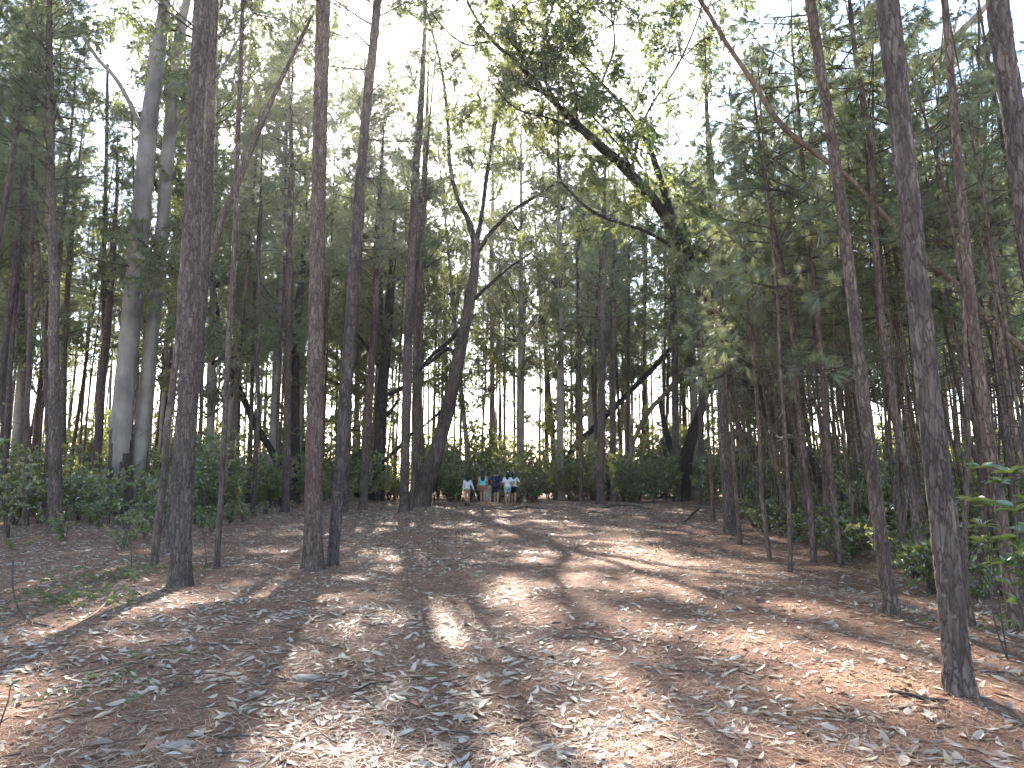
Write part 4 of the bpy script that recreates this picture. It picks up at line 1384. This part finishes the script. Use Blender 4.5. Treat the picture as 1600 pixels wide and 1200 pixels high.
# feathery ground cover on the left
rng = np.random.default_rng(71)
mb = MB()
CC, DD = [], []
for cx_, cy_, n in [(190, 905, 34), (120, 945, 26), (230, 895, 20), (90, 925, 12), (205, 1062, 7), (150, 938, 20), (1585, 985, 14)]:
    g = ground_point(cx_, cy_)
    for _ in range(n):
        x, y = g[0] + rng.normal(0, 0.32), g[1] + rng.normal(0, 0.28)
        z = float(surf(x, y))
        a = rng.random() * 6.283
        L = rng.uniform(0.14, 0.30)
        s = np.linspace(0, 1, 8)[:, None]
        P = np.array((x, y, z)) + np.array((math.cos(a), math.sin(a), 0)) * L * s + np.array((0, 0, 1)) * (0.5 * L * np.sin(s * 2.4))
        add_tube(mb, P, np.linspace(0.0016, 0.0008, 8), 3, 0, cap1=False)
        t = rng.random(26)
        k = np.minimum(6, (t * 7).astype(int))
        CC.append(P[k] + (P[k + 1] - P[k]) * (t * 7 - k)[:, None])
        side = np.where(rng.random(26) < 0.5, 1, -1)[:, None]
        DD.append(side * np.array((-math.sin(a), math.cos(a), 0.15)) + np.array((math.cos(a), math.sin(a), 0)) * 0.5 + rng.normal(0, 0.15, (26, 3)))
V, F = leaves(np.concatenate(CC), np.concatenate(DD), rng, (0.03, 0.06), 0.2, 0.1)
mb.add(V, F, 0)
tag(link('ground_cover', mb.mesh('ground_cover', [M['fern']], smooth=False)), 'low feathery green ground cover on the left litter', 'ground cover', kind='stuff')


# ------------------------------------------------------------------ fallen wood
def stick(name, label, cat, pts_, bark='tan', seg=9, lift=0.5, group=None, Y=None, side=()):
    """pts_: (photo x, photo y, width in photo px, extra height in m) along the ground"""
    P = []
    for x, y, w, h in pts_:
        g = at(x, y, Y) if Y else ground_point(x, y)
        r = wid(w, y, g[1]) / 2
        z = float(surf(g[0], g[1])) + r * lift + h
        P.append((g[0], g[1], z, r))
    P = np.array(P)
    base = P[0, :3].copy()
    P[:, :3] -= base
    Q = catmull(P, 0.06)
    root = link(name, None, None, base)
    tag(root, label, cat, group)
    mb = MB()
    add_tube(mb, Q[:, :3], Q[:, 3], seg, 0, disp=lumps(int(RNG.integers(9999)), 0.15), cap0=True)
    link('wood', mb.mesh('wood', [M[bark]]), root)
    return root


stick('fallen_log', 'dark fallen log lying right behind the walkers', 'log', [(806, 781, 11, 0.15), (822, 778, 12, 0.2), (842, 776, 12, 0.25), (866, 776, 11, 0.3)], 'dark')
stick('fallen_branch', 'long broken branch on the ground below the walkers', 'branch', [(770, 796, 4, 0), (800, 796, 4.5, 0.02), (822, 793, 5, 0.04), (850, 795, 4, 0.0)], 'tan')
stick('fallen_branch', 'flat curved log on the ground before the tall straight pair', 'branch', [(938, 795, 4, 0), (962, 791, 7, 0.03), (985, 791, 7, 0.04), (1012, 794, 4, 0.0)], 'tan')
stick('fallen_branch', 'thin dark stick on the litter left of the curved log', 'branch', [(908, 803, 2.5, 0), (930, 801, 3, 0.01), (946, 804, 2, 0)], 'dark')
stick('fallen_branch', 'dark curved stick at the foot of the nearest big pine', 'branch', [(1388, 1082, 7, 0.0), (1420, 1092, 9, 0.015), (1455, 1100, 9, 0.01), (1482, 1098, 6, 0)], 'dark')
stick('fallen_branch', 'pale forked stick on the litter near the ground cover', 'branch', [(128, 972, 3, 0.0), (150, 960, 4, 0.01), (168, 942, 5, 0.03), (180, 922, 4, 0.05)], 'tan')
stick('fallen_branch', 'thin bowed twig at the left edge of the litter', 'branch', [(18, 905, 2, 0.25), (20, 940, 3, 0.12), (40, 972, 3, 0.02), (84, 982, 3, 0.0)], 'dark')
stick('fallen_branch', 'dead twig lying at the bend of the path', 'branch', [(1070, 815, 3, 0.0), (1084, 806, 4, 0.08), (1096, 800, 3, 0.2)], 'dark')
stick('fallen_branch', 'bare stick lying right of the nearest big pine', 'branch', [(1528, 1052, 5, 0.0), (1560, 1054, 5, 0.01), (1600, 1056, 4, 0)], 'red')
stick('fallen_branch', 'thin crossed twig on the near litter in the sun patch', 'branch', [(550, 1085, 2.5, 0.01), (580, 1072, 3, 0.02), (612, 1066, 2.5, 0.01)], 'dark')


def slab(label, px, py, w, d, rot, col):
    g = ground_point(px, py)
    rng = np.random.default_rng(int(px * 7 + py))
    n, m = 22, 9
    u, v = np.meshgrid(np.linspace(-1, 1, n), np.linspace(-1, 1, m))
    half = (1 - np.abs(u) ** 3) * (0.75 + 0.5 * vnoise(u * 3 + 5, v * 0 + px, 5))
    X, Yy = u * w / 2, v * d / 2 * half
    Z = 0.012 + 0.02 * (1 - v * v) * half + 0.012 * vnoise(u * 5 + px, v * 3 + 9, 8)
    V = np.stack((X, Yy, Z), -1).reshape(-1, 3)
    B = V.copy()
    B[:, 2] -= 0.012
    i = (np.arange(m - 1)[:, None] * n + np.arange(n - 1)[None]).ravel()
    F = np.stack((i, i + 1, i + n + 1, i + n), -1)
    mb = MB()
    mb.add(V, F)
    mb.add(B, F[:, ::-1])
    o = link('bark_piece', mb.mesh('bark_piece', [M[col]]), None, (g[0], g[1], float(surf(g[0], g[1]))))
    o.rotation_euler = (0, 0, rot)
    tag(o, label, 'bark', 'fallen bark pieces')


slab('broad grey bark flake on the litter at the lower left of the sun patch', 478, 1060, 0.25, 0.10, 0.1, 'gum')
slab('pale grey bark flake near the lower left corner', 277, 1166, 0.20, 0.09, 0.5, 'gum')
slab('small red-brown bark flake among the left litter', 281, 1073, 0.09, 0.035, 0.2, 'red')
slab('red-brown bark flake in the sun patch on the right', 1188, 940, 0.14, 0.05, 0.1, 'red')
slab('brown bark flake left of the reddish slim pine', 1150, 955, 0.10, 0.04, -0.3, 'red')


# ------------------------------------------------------------------ the walkers
SKIN = flat_mat('skin_warm', (0.42, 0.25, 0.17), 0.55, 0.05, 6)
SKIN_D = flat_mat('skin_tan', (0.28, 0.155, 0.10), 0.55, 0.05, 6)
HAIR = flat_mat('black_hair', (0.012, 0.010, 0.012), 0.4, 0.3, 60)
HAIR_B = flat_mat('brown_hair', (0.06, 0.035, 0.022), 0.45, 0.3, 60)
CLOTH = {k: flat_mat(k + '_cloth', c, 0.9, 0.06, 9) for k, c in dict(
    white=(0.72, 0.70, 0.74), cream=(0.70, 0.66, 0.62), turquoise=(0.16, 0.56, 0.55), rust=(0.36, 0.15, 0.08), plum=(0.10, 0.055, 0.065), navy=(0.018, 0.022, 0.06),
    black=(0.012, 0.012, 0.014), denim=(0.36, 0.42, 0.50), grey=(0.38, 0.42, 0.46), khaki=(0.40, 0.27, 0.18)).items()}


def capsule(mb, pts_, seg=12):
    """closed tapered limb through (x, y, z, r) points"""
    P = np.array(pts_, float)
    a, b = P[0], P[-1]
    d0, d1 = unit(P[1, :3] - a[:3]), unit(b[:3] - P[-2, :3])
    pre = [np.append(a[:3] - d0 * a[3] * k, a[3] * math.sqrt(max(0.02, 1 - k * k))) for k in (0.95, 0.75, 0.4)]
    post = [np.append(b[:3] + d1 * b[3] * k, b[3] * math.sqrt(max(0.02, 1 - k * k))) for k in (0.4, 0.75, 0.95)]
    Q = np.vstack((pre, catmull(P, 0.04), post))
    add_tube(mb, Q[:, :3], Q[:, 3], seg, cap0=True)


def ball(mb, c, r, n=12):
    th = np.linspace(0.001, math.pi - 0.001, n)
    ph = np.arange(n * 2) / (n * 2) * 2 * math.pi
    V = np.stack((np.sin(th)[:, None] * np.cos(ph), np.sin(th)[:, None] * np.sin(ph), np.cos(th)[:, None] * np.ones(n * 2)), -1) * np.array(r) + np.array(c)
    i = np.arange(n - 1)[:, None] * 2 * n
    j = np.arange(2 * n)[None]
    k = (j + 1) % (2 * n)
    mb.add(V.reshape(-1, 3), np.stack((i + j, i + 2 * n + j, i + 2 * n + k, i + k), -1).reshape(-1, 4))
    top = np.arange(2 * n)[None]
    mb.F.append((np.concatenate((mb.n - len(V.reshape(-1, 3)) + top,)), 0))
    mb.F.append((mb.n - 2 * n + top[:, ::-1], 0))


def remeshed(name, mb, mat, root, vox, smooth=3):
    o = link(name, mb.mesh(name, [mat]), root)
    r = o.modifiers.new('remesh', 'REMESH')
    r.mode = 'VOXEL'
    r.voxel_size = vox
    r.use_smooth_shade = True
    s = o.modifiers.new('smooth', 'SMOOTH')
    s.factor = 0.5
    s.iterations = smooth
    return o


def person(label, px, feet_y, Y, h, skin, hair, hair_len, top, top_kind, bottom, bottom_len, stride, arms, shoes, turn=0.0):
    x = at(px, 745, Y)[0]
    root = link('person', None, None, (x, Y, float(surf(x, Y)) + 0.002))
    root.rotation_euler = (0, 0, turn)
    tag(root, label, 'person', 'walkers at the far end of the clearing')
    k = h / 1.70
    root.scale = (k, k, k)
    body, shirt, pants, hairm, shoe = MB(), MB(), MB(), MB(), MB()
    hip, kneez, ankz = 0.90, 0.49, 0.085
    sgn = 1 if stride >= 0 else -1
    s = abs(stride)
    feet = {}
    for sd_ in (-1, 1):
        fwd = s if sd_ == sgn else -s               # forward foot flat, rear heel lifted
        hx = 0.088 * sd_
        lift = 0.05 if fwd < 0 else 0.0
        H_ = np.array((hx, 0, hip))
        K = np.array((hx * 0.95, fwd * 0.52 + 0.03, kneez + 0.01))
        A = np.array((hx * 0.85, fwd, ankz + lift))
        capsule(body, [(*H_, 0.086), (*(H_ * 0.6 + K * 0.4), 0.078), (*(H_ * 0.15 + K * 0.85), 0.056), (*K, 0.053)])
        capsule(body, [(*K, 0.052), (*(K * 0.72 + A * 0.28 + np.array((0, -0.012, 0))), 0.055), (*(K * 0.3 + A * 0.7), 0.038), (*A, 0.033)])
        toe = A + np.array((0.01 * sd_, 0.15, -0.055 - lift * 0.8))
        heel = A + np.array((0, -0.035, -0.045))
        capsule(body, [(*heel, 0.036), (*(A + (0, 0.05, -0.035)), 0.036), (*toe, 0.028)])
        capsule(shoe, [(*(heel + (0, -0.004, 0)), 0.044), (*(A + (0, 0.05, -0.04)), 0.044), (*(toe + (0, 0.01, 0)), 0.036)])
        if shoes == 'boot':
            capsule(shoe, [(*A, 0.045), (*(A * 0.8 + K * 0.2), 0.048)])
        if bottom:
            f = bottom_len
            E = H_ * (1 - f) + K * f if f <= 1 else K
            capsule(pants, [(*(H_ + (0, 0, 0.02)), 0.108), (*(H_ * 0.6 + E * 0.4), 0.100), (*E, 0.088 if f < 1 else 0.075)])
            if f > 1:
                capsule(pants, [(*K, 0.072), (*(K * (2 - f) + A * (f - 1)), 0.062)])
    # trunk of the body
    ball(body, (0, -0.012, 0.93), (0.155, 0.115, 0.13))
    ball(body, (-0.06, -0.05, 0.90), (0.09, 0.085, 0.10))
    ball(body, (0.06, -0.05, 0.90), (0.09, 0.085, 0.10))
    capsule(body, [(0, 0, 0.95, 0.12), (0, 0.01, 1.08, 0.105), (0, 0.0, 1.22, 0.118), (0, -0.005, 1.33, 0.10)], 16)
    ball(body, (0, 0.0, 1.26), (0.155, 0.105, 0.15))
    capsule(body, [(-0.14, -0.01, 1.385, 0.05), (0, -0.01, 1.41, 0.06), (0.14, -0.01, 1.385, 0.05)])
    capsule(body, [(0, -0.01, 1.40, 0.055), (0, 0.0, 1.50, 0.05)])
    # head with face, ears
    ball(body, (0, 0.012, 1.595), (0.073, 0.093, 0.108), 16)
    ball(body, (0, 0.04, 1.545), (0.052, 0.062, 0.055))
    capsule(body, [(0, 0.098, 1.60, 0.010), (0, 0.118, 1.572, 0.014)], 8)
    for sd_ in (-1, 1):
        ball(body, (0.074 * sd_, 0.005, 1.59), (0.012, 0.022, 0.032), 8)
        ball(body, (0.028 * sd_, 0.092, 1.608), (0.014, 0.012, 0.010), 8)
    ball(body, (0, 0.096, 1.543), (0.024, 0.012, 0.010), 8)
    # arms and hands
    for sd_ in (-1, 1):
        S = np.array((0.175 * sd_, -0.01, 1.375))
        pose = arms[0] if sd_ < 0 else arms[1]
        sw = -stride * sd_ * 0.5
        if pose == 'hip':
            E, W = S + (0.16 * sd_, -0.06, -0.23), S + (0.03 * sd_, -0.02, -0.40)
        elif pose == 'bent':
            E, W = S + (0.06 * sd_, -0.05, -0.27), S + (0.0, 0.18, -0.32)
        elif pose == 'out':
            E, W = S + (0.10 * sd_, 0.0, -0.26), S + (0.19 * sd_, 0.03, -0.48)
        else:
            E, W = S + (0.045 * sd_, sw * 0.5 - 0.01, -0.28), S + (0.06 * sd_, sw + 0.03, -0.53)
        capsule(body, [(*S, 0.052), (*(S * 0.5 + E * 0.5), 0.045), (*E, 0.037)])
        capsule(body, [(*E, 0.037), (*(E * 0.65 + W * 0.35), 0.036), (*W, 0.024)])
        d = unit(W - E)
        fw = np.array((0, 1.0, 0)) - d * d[1]
        fw = unit(fw)
        pal = W + d * 0.055
        capsule(body, [(*(W + d * 0.01), 0.024), (*(pal + fw * 0.012), 0.028), (*(pal + d * 0.03), 0.026)], 8)
        n_ = np.cross(d, fw) * -sd_
        for q, fl in ((-0.024, 0.062), (-0.008, 0.078), (0.008, 0.085), (0.024, 0.075)):
            b0 = pal + d * 0.035 + fw * q
            m0 = b0 + d * fl * 0.55 + n_ * 0.006
            capsule(body, [(*b0, 0.0095), (*m0, 0.009), (*(m0 + d * fl * 0.4 + n_ * 0.022), 0.008)], 6)
        b0 = W + d * 0.03 + fw * 0.026
        capsule(body, [(*b0, 0.012), (*(b0 + d * 0.03 + fw * 0.022), 0.0105), (*(b0 + d * 0.055 + fw * 0.026 + n_ * 0.012), 0.009)], 6)
        if top_kind in ('long', 'tee'):
            capsule(shirt, [(*(S + (-0.02 * sd_, 0, 0.0)), 0.070), (*(S * 0.55 + E * 0.45), 0.062), (*(S * 0.35 + E * 0.65), 0.060)])
        if top_kind == 'long':
            capsule(shirt, [(*E, 0.052), (*(E * 0.5 + W * 0.5), 0.048), (*(E * 0.12 + W * 0.88), 0.043)])
            capsule(shirt, [(*S, 0.066), (*E, 0.052)])
        if top_kind == 'tank':
            capsule(shirt, [(0.085 * sd_, -0.085, 1.30, 0.03), (0.095 * sd_, -0.02, 1.425, 0.03), (0.085 * sd_, 0.08, 1.30, 0.03)], 8)
    low = 0.86 if top_kind in ('tee', 'long') else 0.93
    capsule(shirt, [(0, -0.012, low + 0.09, 0.158), (0, 0.0, 1.08, 0.142), (0, 0.0, 1.20, 0.150), (0, -0.01, 1.31, 0.135)], 18)
    ball(shirt, (0, -0.012, low + 0.10), (0.19, 0.162, 0.12))
    ball(shirt, (0, 0.0, 1.25), (0.186, 0.145, 0.17))
    if top_kind != 'tank':
        capsule(shirt, [(-0.14, -0.01, 1.375, 0.064), (0, -0.01, 1.395, 0.072), (0.14, -0.01, 1.375, 0.064)])
    if bottom:
        ball(pants, (0, -0.025, 0.92), (0.186, 0.165, 0.14))
    ball(hairm, (0, -0.010, 1.628), (0.086, 0.100, 0.098), 16)
    ball(hairm, (0, -0.045, 1.58), (0.080, 0.070, 0.09), 12)
    if hair_len > 0:
        z1 = 1.55 - hair_len
        capsule(hairm, [(0, -0.07, 1.58, 0.078), (0, -0.105, 1.45, 0.070), (0, -0.125, (1.45 + z1) / 2, 0.075), (0, -0.125, z1, 0.05)], 14)
        for sd_ in (-1, 1):
            capsule(hairm, [(0.05 * sd_, -0.05, 1.60, 0.05), (0.065 * sd_, -0.085, 1.45, 0.05), (0.06 * sd_, -0.11, z1 + 0.05, 0.04)], 10)
    remeshed('body', body, skin, root, 0.009)
    remeshed('top', shirt, CLOTH[top], root, 0.012, 5)
    if bottom:
        remeshed('shorts' if bottom_len <= 1 else 'trousers', pants, CLOTH[bottom], root, 0.012, 5)
    remeshed('hair', hairm, hair, root, 0.010)
    remeshed('shoes', shoe, CLOTH['black'] if shoes == 'boot' else CLOTH['khaki'], root, 0.010)
    return root


YP = 37.0
person('person in a long white shirt and brown shorts, apart from the others', 730.5, 789, YP, 1.50, SKIN, HAIR, 0.16, 'white', 'long', 'khaki', 0.45, 0.20, ('down', 'out'), 'boot')
person('person with long black hair in a turquoise top and rust shorts', 754.5, 790, YP - 0.2, 1.70, SKIN, HAIR, 0.34, 'turquoise', 'tank', 'rust', 0.45, -0.16, ('down', 'down'), 'plain')
person('person in a plum top and grey trousers, half hidden', 763.0, 787, YP + 0.7, 1.62, SKIN_D, HAIR, 0.0, 'plum', 'tee', 'grey', 1.7, 0.14, ('down', 'bent'), 'plain')
person('short-haired person in a navy shirt and navy shorts', 775.5, 786, YP + 0.4, 1.72, SKIN, HAIR_B, 0.0, 'navy', 'tee', 'navy', 0.55, -0.18, ('bent', 'bent'), 'plain')
person('person with black hair in a white top and pale denim shorts', 793.0, 788, YP, 1.62, SKIN, HAIR, 0.20, 'white', 'tee', 'denim', 0.45, 0.15, ('bent', 'hip'), 'plain')
person('person in a cream top and black shorts at the end of the group', 802.5, 786, YP + 0.5, 1.62, SKIN, HAIR, 0.18, 'cream', 'tee', 'black', 0.5, -0.17, ('down', 'hip'), 'plain')

if HAZE:
    bm_ = bpy.data.meshes.new('haze')
    x0, x1, y0, y1, z0, z1 = -720, 720, -320, 1220, -1.5, 42
    bm_.from_pydata([(x0, y0, z0), (x1, y0, z0), (x1, y1, z0), (x0, y1, z0), (x0, y0, z1), (x1, y0, z1), (x1, y1, z1), (x0, y1, z1)], [],
                    [(3, 2, 1, 0), (4, 5, 6, 7), (0, 1, 5, 4), (1, 2, 6, 5), (2, 3, 7, 6), (3, 0, 4, 7)])
    hm, nt, out = new_mat('haze_air')
    pv = nd(nt, 'ShaderNodeVolumePrincipled')
    pv.inputs['Color'].default_value = (1.0, 0.98, 0.95, 1)
    pv.inputs['Density'].default_value = HAZE
    pv.inputs['Anisotropy'].default_value = 0.65
    nt.links.new(pv.outputs[0], out.inputs['Volume'])
    bm_.materials.append(hm)
    tag(link('haze', bm_), 'thin sunlit haze in the forest air', kind='stuff')
